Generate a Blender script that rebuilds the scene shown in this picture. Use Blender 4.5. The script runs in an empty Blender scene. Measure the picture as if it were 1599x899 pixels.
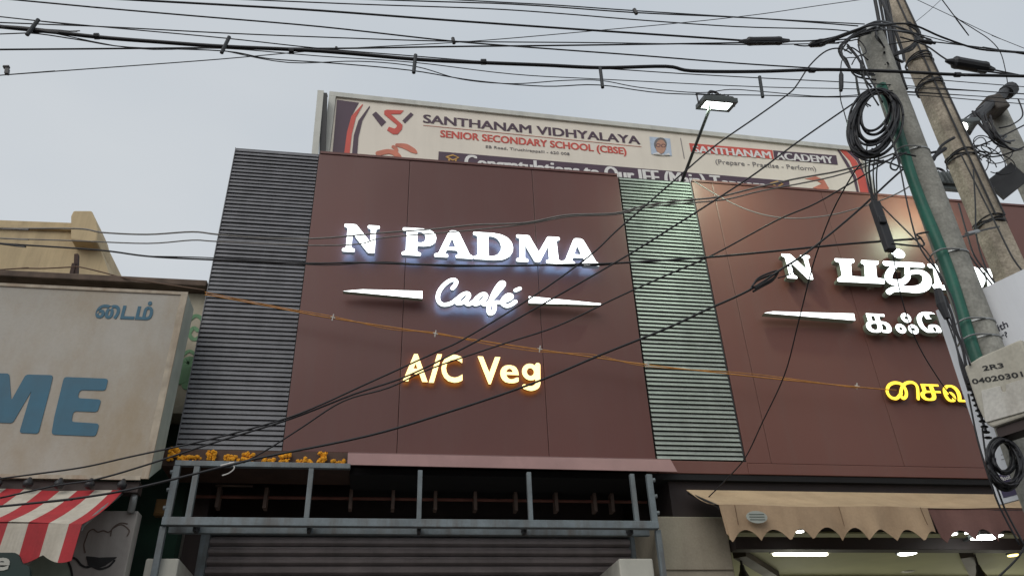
import bpy, bmesh, math, random
from mathutils import Vector, Matrix
rnd = random.Random(7)
R = math.radians
S = bpy.context.scene
COL = S.collection
# ------------------------------------------------------------------ camera
YAW, PIT, ROLL, F = 0.174514, 0.553172, -0.0396264, 1226.58      # F in pixels of the 1599 px wide photograph
EYE = Vector((0, 0, 1.6))
_f = Vector((math.sin(YAW)*math.cos(PIT), math.cos(YAW)*math.cos(PIT), math.sin(PIT)))
_r = Vector((math.cos(YAW), -math.sin(YAW), 0)); _u = _r.cross(_f)
_r2 = _r*math.cos(ROLL)+_u*math.sin(ROLL); _u2 = -_r*math.sin(ROLL)+_u*math.cos(ROLL)
cd = bpy.data.cameras.new('camera'); cam = bpy.data.objects.new('camera', cd); COL.objects.link(cam)
cam.matrix_world = Matrix(((_r2.x, _u2.x, -_f.x, EYE.x), (_r2.y, _u2.y, -_f.y, EYE.y), (_r2.z, _u2.z, -_f.z, EYE.z), (0, 0, 0, 1)))
cd.sensor_width = 36; cd.lens = 36*F/1599; cd.clip_end = 2000; cd.clip_start = .05
S.camera = cam
# ------------------------------------------------------------------ world, sun, exposure
w = bpy.data.worlds.new('World'); S.world = w; w.use_nodes = True
nt = w.node_tree; nt.nodes.clear()
def N(t, **k):
    n = nt.nodes.new(t)
    for a, b in k.items(): setattr(n, a, b)
    return n
SUN_EL, SUN_ROT = 38, 215
sky = N('ShaderNodeTexSky', sky_type='NISHITA', sun_disc=False, sun_elevation=R(SUN_EL), sun_rotation=R(SUN_ROT), air_density=1.5, dust_density=4, ozone_density=1.5)
hs = N('ShaderNodeHueSaturation'); hs.inputs['Saturation'].default_value = .35
tc = N('ShaderNodeTexCoord'); nz = N('ShaderNodeTexNoise'); nz.inputs['Scale'].default_value = 1.6; nz.inputs['Detail'].default_value = 4
mp = N('ShaderNodeMapping'); mp.inputs['Scale'].default_value = (1, 1, 2.2)
rp = N('ShaderNodeValToRGB'); rp.color_ramp.elements[0].position = .3; rp.color_ramp.elements[1].position = .75
rp.color_ramp.elements[0].color = (5.75, 6.3, 6.9, 1); rp.color_ramp.elements[1].color = (6.95, 7.3, 7.6, 1)
mx = N('ShaderNodeMixRGB'); mx.inputs[0].default_value = .86
bg = N('ShaderNodeBackground'); bg.inputs[1].default_value = .1
wo = N('ShaderNodeOutputWorld')
L = nt.links.new
L(sky.outputs[0], hs.inputs['Color']); L(tc.outputs['Generated'], mp.inputs[0]); L(mp.outputs[0], nz.inputs['Vector']); L(nz.outputs[0], rp.inputs[0])
L(hs.outputs[0], mx.inputs[1]); L(rp.outputs[0], mx.inputs[2]); L(mx.outputs[0], bg.inputs[0]); L(bg.outputs[0], wo.inputs[0])
sd = bpy.data.lights.new('sun', 'SUN'); sd.energy = 1.0; sd.angle = R(45); sd.color = (1, .95, .88)
so = bpy.data.objects.new('sun', sd); COL.objects.link(so)
so.rotation_euler = (R(90-SUN_EL), 0, R(-SUN_ROT+180))
so.location = (0, -10, 20)
S.view_settings.view_transform = 'Standard'; S.view_settings.look = 'None'; S.view_settings.exposure = 0; S.view_settings.gamma = 1
S.view_settings.use_curve_mapping = False
S.render.engine = 'CYCLES'
S.cycles.use_denoising = True
S.cycles.max_bounces = 6; S.cycles.sample_clamp_indirect = 4
# ------------------------------------------------------------------ materials
MATS = {}
def M(name, col, rough=.6, var=.12, scale=5, streak=0, metal=0, spec=.4, bump=0, fine=0, dirt=None, sx=4.5, sz=0, warp=0):
    if name in MATS: return MATS[name]
    m = bpy.data.materials.new(name); m.use_nodes = True; t = m.node_tree; n = t.nodes; l = t.links.new
    b = n['Principled BSDF']; b.inputs['Roughness'].default_value = rough; b.inputs['Metallic'].default_value = metal
    b.inputs['Specular IOR Level'].default_value = spec
    tc = n.new('ShaderNodeTexCoord'); nz = n.new('ShaderNodeTexNoise'); nz.inputs['Scale'].default_value = scale; nz.inputs['Detail'].default_value = 6
    l(tc.outputs['Object'], nz.inputs['Vector'])
    r = n.new('ShaderNodeValToRGB'); r.color_ramp.elements[0].position = .3; r.color_ramp.elements[1].position = .7
    r.color_ramp.elements[0].color = (*[c*(1-var) for c in col], 1); r.color_ramp.elements[1].color = (*[min(1, c*(1+var)) for c in col], 1)
    l(nz.outputs[0], r.inputs[0]); out = r.outputs[0]
    if streak:
        mp = n.new('ShaderNodeMapping'); mp.inputs['Scale'].default_value = (sx, sx, sz or sx*.11); l(tc.outputs['Object'], mp.inputs[0])
        n2 = n.new('ShaderNodeTexNoise'); n2.inputs['Scale'].default_value = 1.3; n2.inputs['Detail'].default_value = 7; n2.inputs['Roughness'].default_value = .65
        l(mp.outputs[0], n2.inputs['Vector'])
        r2 = n.new('ShaderNodeValToRGB'); r2.color_ramp.elements[0].position = .46; r2.color_ramp.elements[1].position = .74
        r2.color_ramp.elements[0].color = (0, 0, 0, 1); r2.color_ramp.elements[1].color = (streak,)*3+(1,)
        l(n2.outputs[0], r2.inputs[0])
        x = n.new('ShaderNodeMixRGB'); l(r2.outputs[0], x.inputs[0]); l(out, x.inputs[1]); x.inputs[2].default_value = (*(dirt or [c*.35 for c in col]), 1); out = x.outputs[0]
    if fine:
        n3 = n.new('ShaderNodeTexNoise'); n3.inputs['Scale'].default_value = 60; n3.inputs['Detail'].default_value = 4; l(tc.outputs['Object'], n3.inputs['Vector'])
        r3 = n.new('ShaderNodeValToRGB'); r3.color_ramp.elements[0].position = .35; r3.color_ramp.elements[1].position = .65
        r3.color_ramp.elements[0].color = (1-fine,)*3+(1,); r3.color_ramp.elements[1].color = (1, 1, 1, 1); l(n3.outputs[0], r3.inputs[0])
        x = n.new('ShaderNodeMixRGB'); x.blend_type = 'MULTIPLY'; x.inputs[0].default_value = 1; l(out, x.inputs[1]); l(r3.outputs[0], x.inputs[2]); out = x.outputs[0]
    l(out, b.inputs['Base Color'])
    ma = n.new('ShaderNodeMapRange'); ma.inputs[3].default_value = max(.02, rough-.1); ma.inputs[4].default_value = min(1, rough+.12); l(nz.outputs[0], ma.inputs[0]); l(ma.outputs[0], b.inputs['Roughness'])
    if bump:
        n4 = n.new('ShaderNodeTexNoise'); n4.inputs['Scale'].default_value = 25; n4.inputs['Detail'].default_value = 5; l(tc.outputs['Object'], n4.inputs['Vector'])
        bp = n.new('ShaderNodeBump'); bp.inputs['Strength'].default_value = bump; bp.inputs['Distance'].default_value = .02; l(n4.outputs[0], bp.inputs['Height']); l(bp.outputs[0], b.inputs['Normal'])
    if warp:
        n5 = n.new('ShaderNodeTexNoise'); n5.inputs['Scale'].default_value = 1.1; n5.inputs['Detail'].default_value = 1; l(tc.outputs['Object'], n5.inputs['Vector'])
        bp = n.new('ShaderNodeBump'); bp.inputs['Strength'].default_value = warp; bp.inputs['Distance'].default_value = .06; l(n5.outputs[0], bp.inputs['Height']); l(bp.outputs[0], b.inputs['Normal'])
    MATS[name] = m; return m
def E(name, col, strength, base=(.8, .8, .8)):
    if name in MATS: return MATS[name]
    m = bpy.data.materials.new(name); m.use_nodes = True; t = m.node_tree; b = t.nodes['Principled BSDF']
    b.inputs['Base Color'].default_value = (*base, 1); b.inputs['Roughness'].default_value = .4
    tc = t.nodes.new('ShaderNodeTexCoord'); nz = t.nodes.new('ShaderNodeTexNoise'); nz.inputs['Scale'].default_value = 14
    t.links.new(tc.outputs['Object'], nz.inputs['Vector'])
    ma = t.nodes.new('ShaderNodeMapRange'); ma.inputs[3].default_value = strength*.82; ma.inputs[4].default_value = strength*1.15
    t.links.new(nz.outputs[0], ma.inputs[0]); t.links.new(ma.outputs[0], b.inputs['Emission Strength'])
    b.inputs['Emission Color'].default_value = (*col, 1)
    MATS[name] = m; return m
brown = M('brown_cladding', (.132, .051, .043), .4, .08, .7, streak=.14, spec=.4, warp=.25, dirt=(.13, .10, .09))
brown_b = M('brown_cladding_warm', (.168, .068, .053), .4, .08, .7, streak=.16, spec=.4, warp=.25, dirt=(.15, .115, .10))
pinkstrip = M('flashing_metal', (.33, .19, .18), .4, .1, 3, streak=.2)
slatgrey = M('slat_grey', (.185, .185, .198), .45, .15, 8, streak=.3, fine=.15)
slatlit = M('slat_grey_lit_green', (.31, .34, .31), .45, .12, 8, streak=.3, fine=.15)  # right screen: the floodlight's pale green is put into the slat colour
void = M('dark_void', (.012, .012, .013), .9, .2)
darkbrown = M('dark_brown_paint', (.045, .03, .027), .6, .2, 4, streak=.3)
steel = M('grey_blue_steel', (.17, .20, .215), .5, .22, 7, streak=.65, dirt=(.10, .07, .05), fine=.12, sx=8)
rust = M('rusty_red_pipe', (.16, .062, .045), .7, .3, 9)
shutter_m = M('shutter_metal', (.21, .18, .178), .45, .2, 4, streak=.4)
plaster = M('cream_plaster', (.36, .32, .25), .85, .12, 3, streak=.3, bump=.15, fine=.1)
capwhite = M('white_cap', (.50, .49, .43), .8, .1, 5, streak=.35, bump=.1)
concrete = M('pole_concrete', (.33, .325, .29), .85, .2, 7, streak=.35, bump=.4, fine=.25)
oldconc = M('old_pole_concrete', (.46, .40, .315), .9, .3, 5, streak=.5, bump=.6, fine=.3, dirt=(.10, .07, .045))
greenpipe = M('green_conduit', (.012, .125, .085), .45, .25, 6, streak=.5, dirt=(.05, .07, .055), fine=.15)
rubber = M('black_rubber', (.016, .016, .019), .5, .3, 20)
rubber_b = M('black_plastic', (.02, .02, .023), .45, .3, 12)
greywire = M('grey_wire', (.20, .19, .18), .6, .2, 20)
orangewire = M('orange_wire', (.50, .22, .05), .6, .2, 20)
whitewire = M('white_wire', (.55, .53, .5), .6, .1, 20)
galv = M('galvanised_steel', (.30, .31, .31), .4, .2, 15, metal=.6)
blackiron = M('black_iron', (.03, .03, .032), .5, .3, 10)
signcream = M('cream_sign_sheet', (.42, .39, .345), .6, .12, .9, streak=.7, dirt=(.30, .205, .095), fine=.05, sx=1.0, sz=.45)
signedge = M('sign_edge_green_grey', (.42, .45, .40), .6, .12, 5, streak=.3)
tealpaint = M('teal_letter_vinyl', (.03, .125, .195), .5, .12, 6, streak=.2)
bbface = M('flex_banner', (.80, .73, .63), .55, .04, 2, streak=.1)
bbframe = M('banner_frame', (.58, .58, .53), .6, .08, 5, streak=.3)
ink = M('banner_dark_violet', (.085, .05, .075), .5, .1, 5)
inkred = M('banner_red', (.62, .10, .075), .5, .1, 5)
inkorange = M('banner_orange', (.60, .20, .13), .5, .15, 5)
inkgold = M('banner_gold', (.62, .36, .10), .5, .15, 5)
inkwhite = M('banner_white', (.78, .76, .74), .5, .05, 5)
inkgrey = M('banner_grey_text', (.22, .20, .20), .5, .05, 5)
skin = M('portrait_skin', (.50, .28, .20), .6, .1, 30); hair = M('portrait_grey_hair', (.17, .16, .16), .6, .2, 30); portbg = M('portrait_blue', (.48, .56, .68), .6, .1, 20)
yellowwall = M('yellow_render', (.52, .41, .25), .85, .12, 1.5, streak=.5, dirt=(.26, .20, .13), bump=.1)
paintwall = M('old_painted_wall', (.46, .42, .33), .85, .2, 4, streak=.6, dirt=(.2, .17, .11), bump=.2)
greenmural = M('mural_green', (.16, .30, .17), .8, .25, 6, streak=.4)
rustedge = M('rusty_edge', (.12, .085, .065), .85, .35, 8, streak=.5)
darkwood = M('weathered_dark_wood', (.06, .035, .028), .8, .3, 8)
tan = M('tan_awning_fabric', (.45, .315, .20), .8, .12, 4, streak=.3, dirt=(.25, .15, .08), fine=.08)
tanband = M('brown_awning_fabric', (.20, .10, .085), .8, .12, 4, streak=.3, fine=.08)
ceilm = M('shop_ceiling', (.36, .36, .21), .8, .08, 3)
marigold = M('marigold_orange', (.80, .36, .02), .8, .25, 30)
boxbeige = M('junction_box_beige', (.50, .475, .40), .6, .1, 9, streak=.5, dirt=(.27, .23, .17), fine=.12)
blackpaint = M('black_paint', (.02, .02, .02), .6, .2, 20)
posterwhite = M('poster_sheet', (.76, .78, .82), .5, .05, 3, streak=.15)
postertext = M('poster_text', (.05, .05, .07), .6, .1, 8)
posterviolet = M('poster_violet', (.065, .05, .115), .5, .1, 8)
lamp_grey = M('lamp_housing_grey', (.10, .115, .115), .45, .15, 12)
white_face = E('letter_white_lit', (.93, 1, 1), 3.2)
white_side = E('letter_side_lit', (.45, .6, .8), .12, (.3, .34, .38))
white_back = E('letter_back_lit', (.25, .56, 1), 8)
plain_side = E('letter_side_plain', (.7, .8, .6), .03, (.15, .165, .125))
yellow_face = E('letter_yellow_lit', (1, .76, .34), 2.1, (.8, .6, .1))
yellow_back = E('letter_yellow_back', (1, .52, .06), 2.6, (.5, .3, .05))
yellow_side = E('letter_yellow_side', (1, .4, .02), .05, (.10, .055, .02))
yellow_face_b = E('letter_amber_lit', (1, .66, .03), 1.7, (.8, .6, .1))
# ------------------------------------------------------------------ geometry helpers
def at(px, py, Y):                      # the point on the vertical plane at distance Y seen at photograph pixel (px, py)
    a, b = (px-799.5)/F, -(py-449.5)/F
    d = _r2*a+_u2*b+_f
    return EYE+d*(Y/d.y)
def ray(px, py): return _r2*((px-799.5)/F)+_u2*(-(py-449.5)/F)+_f
class MB:
    def __init__(s): s.v = []; s.f = []; s.m = []
    def add(s, vs, fs, mi=0):
        k = len(s.v); s.v += [Vector(v) for v in vs]; s.f += [tuple(i+k for i in f) for f in fs]; s.m += [mi]*len(fs); return s
    def box(s, x0, x1, y0, y1, z0, z1, mi=0):
        x0, x1 = sorted((x0, x1)); y0, y1 = sorted((y0, y1)); z0, z1 = sorted((z0, z1))
        return s.hexa([(x0, y0, z0), (x1, y0, z0), (x1, y1, z0), (x0, y1, z0), (x0, y0, z1), (x1, y0, z1), (x1, y1, z1), (x0, y1, z1)], mi)
    def hexa(s, v, mi=0):
        return s.add(v, [(3, 2, 1, 0), (4, 5, 6, 7), (0, 1, 5, 4), (1, 2, 6, 5), (2, 3, 7, 6), (3, 0, 4, 7)], mi)
    def obox(s, c, ax, ay, az, mi=0):   # centre and three half axes
        c, ax, ay, az = map(Vector, (c, ax, ay, az))
        return s.hexa([c+ax*i+ay*j+az*k for k in (-1, 1) for i, j in ((-1, -1), (1, -1), (1, 1), (-1, 1))], mi)
    def bar(s, a, b, w, h, up=(0, 0, 1), mi=0):
        a, b = Vector(a), Vector(b); d = b-a; L = d.length; d.normalize(); up = Vector(up)
        if abs(d.dot(up)) > .98: up = Vector((0, 1, 0))
        sd = d.cross(up).normalized(); u = sd.cross(d)
        return s.obox((a+b)/2, d*L/2, sd*w/2, u*h/2, mi)
    def tube(s, pts, r, n=6, mi=0, caps=True):
        pts = [Vector(p) for p in pts]; K = len(pts); rs = r if isinstance(r, (list, tuple)) else [r]*K
        prev = None; vs = []
        for i, p in enumerate(pts):
            d = (pts[min(i+1, K-1)]-pts[max(i-1, 0)]).normalized()
            if prev is None:
                prev = d.cross(Vector((0, 0, 1)))
                if prev.length < .05: prev = d.cross(Vector((0, 1, 0)))
            a = (prev-d*prev.dot(d)).normalized(); b = d.cross(a); prev = a
            vs += [p+(a*math.cos(6.28318*k/n)+b*math.sin(6.28318*k/n))*rs[i] for k in range(n)]
        fs = [(i*n+k, i*n+(k+1) % n, (i+1)*n+(k+1) % n, (i+1)*n+k) for i in range(K-1) for k in range(n)]
        if caps: fs += [tuple(reversed(range(n))), tuple(range((K-1)*n, K*n))]
        return s.add(vs, fs, mi)
    def prism(s, poly, fr, w0, w1, mi=0):   # polygon in a frame's (u,v), from offset w0 to w1 along its normal
        n = len(poly); ar = sum(poly[i][0]*poly[(i+1) % n][1]-poly[(i+1) % n][0]*poly[i][1] for i in range(n))
        if ar < 0: poly = poly[::-1]
        a = [fr.p(u, v, w0) for u, v in poly]; b = [fr.p(u, v, w1) for u, v in poly]
        return s.add(a+b, [tuple(reversed(range(n))), tuple(range(n, 2*n))]+[(i, (i+1) % n, n+(i+1) % n, n+i) for i in range(n)], mi)
    def lathe(s, c, axis, prof, n=16, mi=0):   # prof: (radius, height along axis)
        c = Vector(c); axis = Vector(axis).normalized(); a = axis.cross(Vector((0.3, .9, .2))).normalized(); b = axis.cross(a)
        vs = [c+axis*h+(a*math.cos(6.28318*k/n)+b*math.sin(6.28318*k/n))*max(r, .0005) for r, h in prof for k in range(n)]
        K = len(prof)
        fs = [(i*n+k, i*n+(k+1) % n, (i+1)*n+(k+1) % n, (i+1)*n+k) for i in range(K-1) for k in range(n)]
        return s.add(vs, fs+[tuple(reversed(range(n))), tuple(range((K-1)*n, K*n))], mi)
    def build(s, name, mat, parent=None, smooth=False, bevel=0, label=None):
        me = bpy.data.meshes.new(name); o = bpy.data.objects.new(name, me); COL.objects.link(o)
        if parent is None:
            lo = [min(v[i] for v in s.v) for i in range(3)]; hi = [max(v[i] for v in s.v) for i in range(3)]
            org = Vector(((lo[0]+hi[0])/2, (lo[1]+hi[1])/2, lo[2])); o.location = org
        else:
            org = WORLD[parent.name]; o.parent = parent
        WORLD[o.name] = org.copy()
        me.from_pydata([v-org for v in s.v], [], s.f)
        for mm in (mat if isinstance(mat, (list, tuple)) else [mat]): me.materials.append(mm)
        me.polygons.foreach_set('material_index', s.m)
        if smooth: me.polygons.foreach_set('use_smooth', [True]*len(me.polygons))
        me.update()
        if bevel:
            bv = o.modifiers.new('bevel', 'BEVEL'); bv.width = bevel; bv.segments = 2; bv.limit_method = 'ANGLE'
        if label: o['label'] = label
        return o
WORLD = {}
def tag(o, label, cat=None, group=None, kind=None):
    if label: o['label'] = label
    if cat: o['category'] = cat
    if group: o['group'] = group
    if kind: o['kind'] = kind
    return o
def empty(name, loc, label, cat, group=None):
    o = bpy.data.objects.new(name, None); COL.objects.link(o); o.location = loc; o.empty_display_size = .1
    WORLD[o.name] = Vector(loc); return tag(o, label, cat, group)
def struct(o): o['kind'] = 'structure'; return o
class Frame:                              # a flat surface: origin, right, up, outward normal
    def __init__(s, o, ux, uz): s.o = Vector(o); s.ux = Vector(ux).normalized(); s.uz = Vector(uz).normalized(); s.n = s.ux.cross(s.uz)
    def p(s, u, v, w=0): return s.o+s.ux*u+s.uz*v+s.n*w
    def uv(s, px, py):
        d = ray(px, py); t = (s.o-EYE).dot(s.n)/d.dot(s.n); q = EYE+d*t-s.o; return (q.dot(s.ux), q.dot(s.uz))
    def uvs(s, pts): return [s.uv(*p) for p in pts]
def rounded(poly, r=.05, k=4):
    out = []; n = len(poly)
    for i in range(n):
        p0, p, p1 = (Vector(poly[j % n]) for j in (i-1, i, i+1))
        a, b = p0-p, p1-p
        if a.length < 1e-6 or b.length < 1e-6: continue
        if abs(a.normalized().dot(b.normalized())) > .94: out.append(p); continue
        A = p+a.normalized()*min(r, a.length*.45); B = p+b.normalized()*min(r, b.length*.45)
        for j in range(k+1):
            t = j/k; out.append(A*(1-t)**2+p*2*t*(1-t)+B*t*t)
    return [tuple(q) for q in out]
def smooth(pts, sub=6, closed=False):
    P = [Vector(p) for p in pts]; n = len(P); out = []
    rng = range(n if closed else n-1)
    for i in rng:
        g = (lambda j: P[j % n]) if closed else (lambda j: P[max(0, min(n-1, j))])
        a, b, c, d = g(i-1), g(i), g(i+1), g(i+2)
        for k in range(sub):
            t = k/sub
            out.append(.5*((2*b)+(c-a)*t+(2*a-5*b+4*c-d)*t*t+(3*b-a-3*c+d)*t**3))
    if not closed: out.append(P[-1])
    return out
DG = bpy.context.evaluated_depsgraph_get
def curve_mesh(cu):
    o = bpy.data.objects.new('tmp', cu); COL.objects.link(o); bpy.context.view_layer.update()
    m = bpy.data.meshes.new_from_object(o.evaluated_get(DG()))
    V = [v.co.copy() for v in m.vertices]; Fc = [tuple(p.vertices) for p in m.polygons]; Nn = [p.normal.copy() for p in m.polygons]
    bpy.data.objects.remove(o); bpy.data.meshes.remove(m); bpy.data.curves.remove(cu)
    return V, Fc, Nn
_cap = {}
def text_geo(body, bold=0, shear=0, depth=.5, spacing=1):
    cu = bpy.data.curves.new('t', 'FONT'); cu.body = body; cu.offset = bold; cu.shear = shear; cu.extrude = depth; cu.resolution_u = 4; cu.space_character = spacing
    return curve_mesh(cu)
CAP = .73
def add_text(mb, fr, body, u0, u1, v0, h, w0, w1, bold=0, *a, twin=0, **k):
    if twin:
        for i, d in enumerate((-1, 0, 1)): _add_text(mb, fr, body, u0+twin*h*(1+d)*.5, u1-twin*h*(1-d)*.5, v0+d*.0, h, w0-i*.0002, w1+i*.0003, bold, *a, **k)
    else: _add_text(mb, fr, body, u0, u1, v0, h, w0, w1, bold, *a, **k)
def _add_text(mb, fr, body, u0, u1, v0, h, w0, w1, bold=0, shear=0, mats=(0, 0, 0), cap=CAP, spacing=1, slope=0, fit=True):
    """letters fitted between u0 and u1 on the baseline v0, capital height h, standing from w0 to w1 off the surface"""
    V, Fc, Nn = text_geo(body, bold, shear, .5, spacing)
    xs = [v.x for v in V]; a, b = min(xs), max(xs)
    kx = (u1-u0)/(b-a); ky = h/cap
    vs = [fr.p(u0+(v.x-a)*kx, v0+v.y*ky+slope*(v.x-a)*kx, w0+(w1-w0)*(v.z+.5)) for v in V]
    k = len(mb.v); mb.v += vs; mb.f += [tuple(i+k for i in f) for f in Fc]
    mb.m += [mats[0] if n.z > .5 else (mats[2] if n.z < -.5 else mats[1]) for n in Nn]
def add_outline(mb, fr, polys, u0, u1, v0, h, w0, w1, mats=(0, 1, 2), r=.045):
    """letter drawn by hand as closed outlines (holes inside)"""
    cu = bpy.data.curves.new('o', 'CURVE'); cu.dimensions = '2D'; cu.fill_mode = 'BOTH'; cu.extrude = .5
    for pl in polys:
        pl = rounded(pl, r); s = cu.splines.new('POLY'); s.points.add(len(pl)-1); s.use_cyclic_u = True
        for q, p in zip(s.points, pl): q.co = (p[0], p[1], 0, 1)
    V, Fc, Nn = curve_mesh(cu)
    W = max(p[0] for p in polys[0]); k = len(mb.v)
    mb.v += [fr.p(u0+(u1-u0)*v.x/W, v0+h*v.y, w0+(w1-w0)*(v.z+.5)) for v in V]
    mb.f += [tuple(i+k for i in f) for f in Fc]
    mb.m += [mats[0] if n.z > .5 else (mats[2] if n.z < -.5 else mats[1]) for n in Nn]
_lay = [0]
def add_stroke(mb, fr, pts, wd, w0, w1, mats=(0, 1, 2), sub=6, closed=False):
    """flat letter stroke with round ends; pts in (u,v); wd full width (number or list)"""
    P = smooth([Vector((p[0], p[1])) for p in pts], sub, closed) if sub else [Vector(p) for p in pts]
    n = len(P); ws = [wd]*n if not isinstance(wd, (list, tuple)) else [wd[min(int(i/(n-1)*(len(wd)-1)), len(wd)-2)]*(1-((i/(n-1)*(len(wd)-1)) % 1 if i < n-1 else 1))+wd[min(int(i/(n-1)*(len(wd)-1))+1, len(wd)-1)]*((i/(n-1)*(len(wd)-1)) % 1 if i < n-1 else 1) for i in range(n)]
    Lf, Rt = [], []
    for i in range(n):
        if closed: d = P[(i+1) % n]-P[i-1]
        else: d = P[min(i+1, n-1)]-P[max(i-1, 0)]
        d.normalize(); nn = Vector((-d.y, d.x))*ws[i]/2; Lf.append(P[i]+nn); Rt.append(P[i]-nn)
    for i in range(n if closed else n-1):
        j = (i+1) % n
        _lay[0] = (_lay[0]+1) % 40; e = _lay[0]*.00004
        quad = [Rt[i], Rt[j], Lf[j], Lf[i]]
        a = [fr.p(q.x, q.y, w0-e) for q in quad]; b = [fr.p(q.x, q.y, w1+e) for q in quad]
        mb.add(a+b, [(3, 2, 1, 0)], mats[2]); k = len(mb.v)-8
        mb.f += [(k+4, k+5, k+6, k+7)]; mb.m += [mats[0]]
        mb.f += [(k, k+1, k+5, k+4), (k+2, k+3, k+7, k+6)]; mb.m += [mats[1]]*2
    if not closed:
        for i, sg in ((0, -1), (n-1, 1)):
            d = (P[1]-P[0] if i == 0 else P[-1]-P[-2]).normalized()*sg; nn = Vector((-d.y, d.x)); rr = ws[i]/2
            arc = [P[i]+nn*rr*math.cos(t*math.pi/8)*-1+d*rr*math.sin(t*math.pi/8) for t in range(9)]
            mb_arc = [tuple(q) for q in arc]; k0 = len(mb.f)
            mb.prism(mb_arc, fr, w0-.0017, w1+.0017); 
            mb.m[k0] = mats[2]; mb.m[k0+1] = mats[0]
            for q in range(k0+2, len(mb.f)): mb.m[q] = mats[1]

# ================================================================== SETTING
D = 6.3                                                   # distance of the cafe front
g = MB(); g.box(-300, 300, -300, 300, -.3, 0); struct(g.build('ground', M('earth', (.16, .13, .10), .95, .2, .5)))
g = MB(); g.box(-300, 300, -6, 4.6, -.2, .004); struct(g.build('road', M('asphalt', (.05, .05, .052), .9, .2, 3, fine=.3)))
g = MB(); g.box(-300, 300, 4.6, 6.2, -.2, .13); struct(g.build('pavement', M('paving', (.22, .21, .19), .9, .15, 3, fine=.2)))
g = MB(); g.box(-300, 300, 4.48, 4.6, -.2, .135); struct(g.build('kerb', M('kerb_stone', (.30, .29, .27), .9, .2, 4, fine=.2)))

# ------------------------------------------------------------------ cafe building
cafe = empty('cafe_building', (3.5, D+2, 0), 'two storey cafe with wide brown cladding front, slatted screens and a rolling shutter below', 'building')
XR = 9.6
m = MB(); m.box(-1.6, XR, D+.42, 12, 3.95, 6.95); m.box(-1.6, -1.45, 6.9, 12, 0, 3.95); m.box(2.30, 2.9, 7.0, 12, 0, 3.95)
m.box(-1.45, 2.30, 7.35, 7.5, 0, 3.95)
m.build('wall', darkbrown, cafe)
Z0, Z1 = 3.88, 7.04
def cladding(name, xs, z0, z1, mat, thick=.05):
    root = None
    bk = MB(); bk.box(xs[0]+.01, xs[-1]-.01, D+.05, D+.41, z0+.02, z1-.02); root = bk.build(name, M('seam_backing', (.045, .022, .018), .8, .1), cafe)
    m = MB()
    for a, b in zip(xs[:-1], xs[1:]): m.box(a+.0018, b-.0018, D, D+.048, z0, z1)
    m.build('cladding_sheet', mat, root, bevel=.004)
    return root
cladding('brown_cladding', [-.83, .09, 1.375, 2.32], Z0, Z1, brown)
cladding('brown_cladding', [3.15, 3.385, 4.675, 5.965, 7.255, 8.545, XR], 3.86, Z1, brown_b)
m = MB(); m.box(3.15, XR, D-.012, D+.3, 3.755, 3.855); m.box(2.32, 3.15, D-.008, D+.3, 3.755, 3.868); m.build('bottom_trim', brown_b, cafe, bevel=.004)
m = MB(); m.box(-.82, 2.31, D-.01, D+.4, Z1+.002, Z1+.03); m.box(3.16, XR, D-.01, D+.4, Z1+.002, Z1+.03); m.build('parapet_cap', brown, cafe)
def louvre(x0, x1, mat, edge, sh, gap):
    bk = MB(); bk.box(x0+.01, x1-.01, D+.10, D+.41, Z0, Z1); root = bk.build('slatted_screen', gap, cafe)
    m = MB(); m.box(x0, x1, D+.021, D+.41, Z1-.012, Z1+.010); m.build('top_cap', gap, root); m = MB(); n = 72; p = (Z1-Z0)/n
    for i in range(n):
        z = Z0+i*p; j = rnd.uniform(-.0022, .0022)
        m.hexa([(x0, D+j, z+.004), (x1, D+j, z+.004), (x1, D+.012, z+.004), (x0, D+.012, z+.004),
                (x0, D+.012+j, z+sh*p/.0564), (x1, D+.012+j, z+sh*p/.0564), (x1, D+.02, z+sh*p/.0564), (x0, D+.02, z+sh*p/.0564)])
    m.build('slats', mat, root)
    m = MB()
    for x in [x0+.05, (x0+x1)/2, x1-.05]: m.box(x-.02, x+.02, D+.024, D+.065, Z0, Z1-.01)
    m.build('slat_support', blackiron, root)
    m = MB(); m.box(*edge, D+.01, D+.12, Z0, Z1); m.build('edge_post', blackiron, root)
    return root
lv = louvre(-1.645, -.835, slatgrey, (-.834, -.831), .051, M('screen_back_grey', (.07, .07, .077), .8, .2))
m = MB(); m.box(-1.652, -1.646, D-.002, D+.41, Z0, Z1); m.build('edge_plate', slatgrey, lv)
for (a, b, zz) in [(-1.3, -1.0, 4.84), (-1.2, -.93, 4.73), (-1.42, -1.34, 4.95), (-1.12, -1.08, 4.95), (-1.3, -.95, 4.615), (-1.14, -1.1, 4.28), (-1.14, -1.1, 4.17), (-1.14, -1.1, 4.06), (-1.4, -1.2, 4.5)]:
    k = round((zz-Z0)/((Z1-Z0)/72)); z = Z0+k*(Z1-Z0)/72
    m = MB(); m.box(a, b, D+.066, D+.08, z-.012, z+.003); m.build('pale_strip', capwhite, lv)  # thin pale strips just behind the slats, showing in the gaps
louvre(2.335, 3.13, slatlit, (3.132, 3.148), .046, M('screen_back_dark', (.022, .026, .024), .8, .2))
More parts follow.
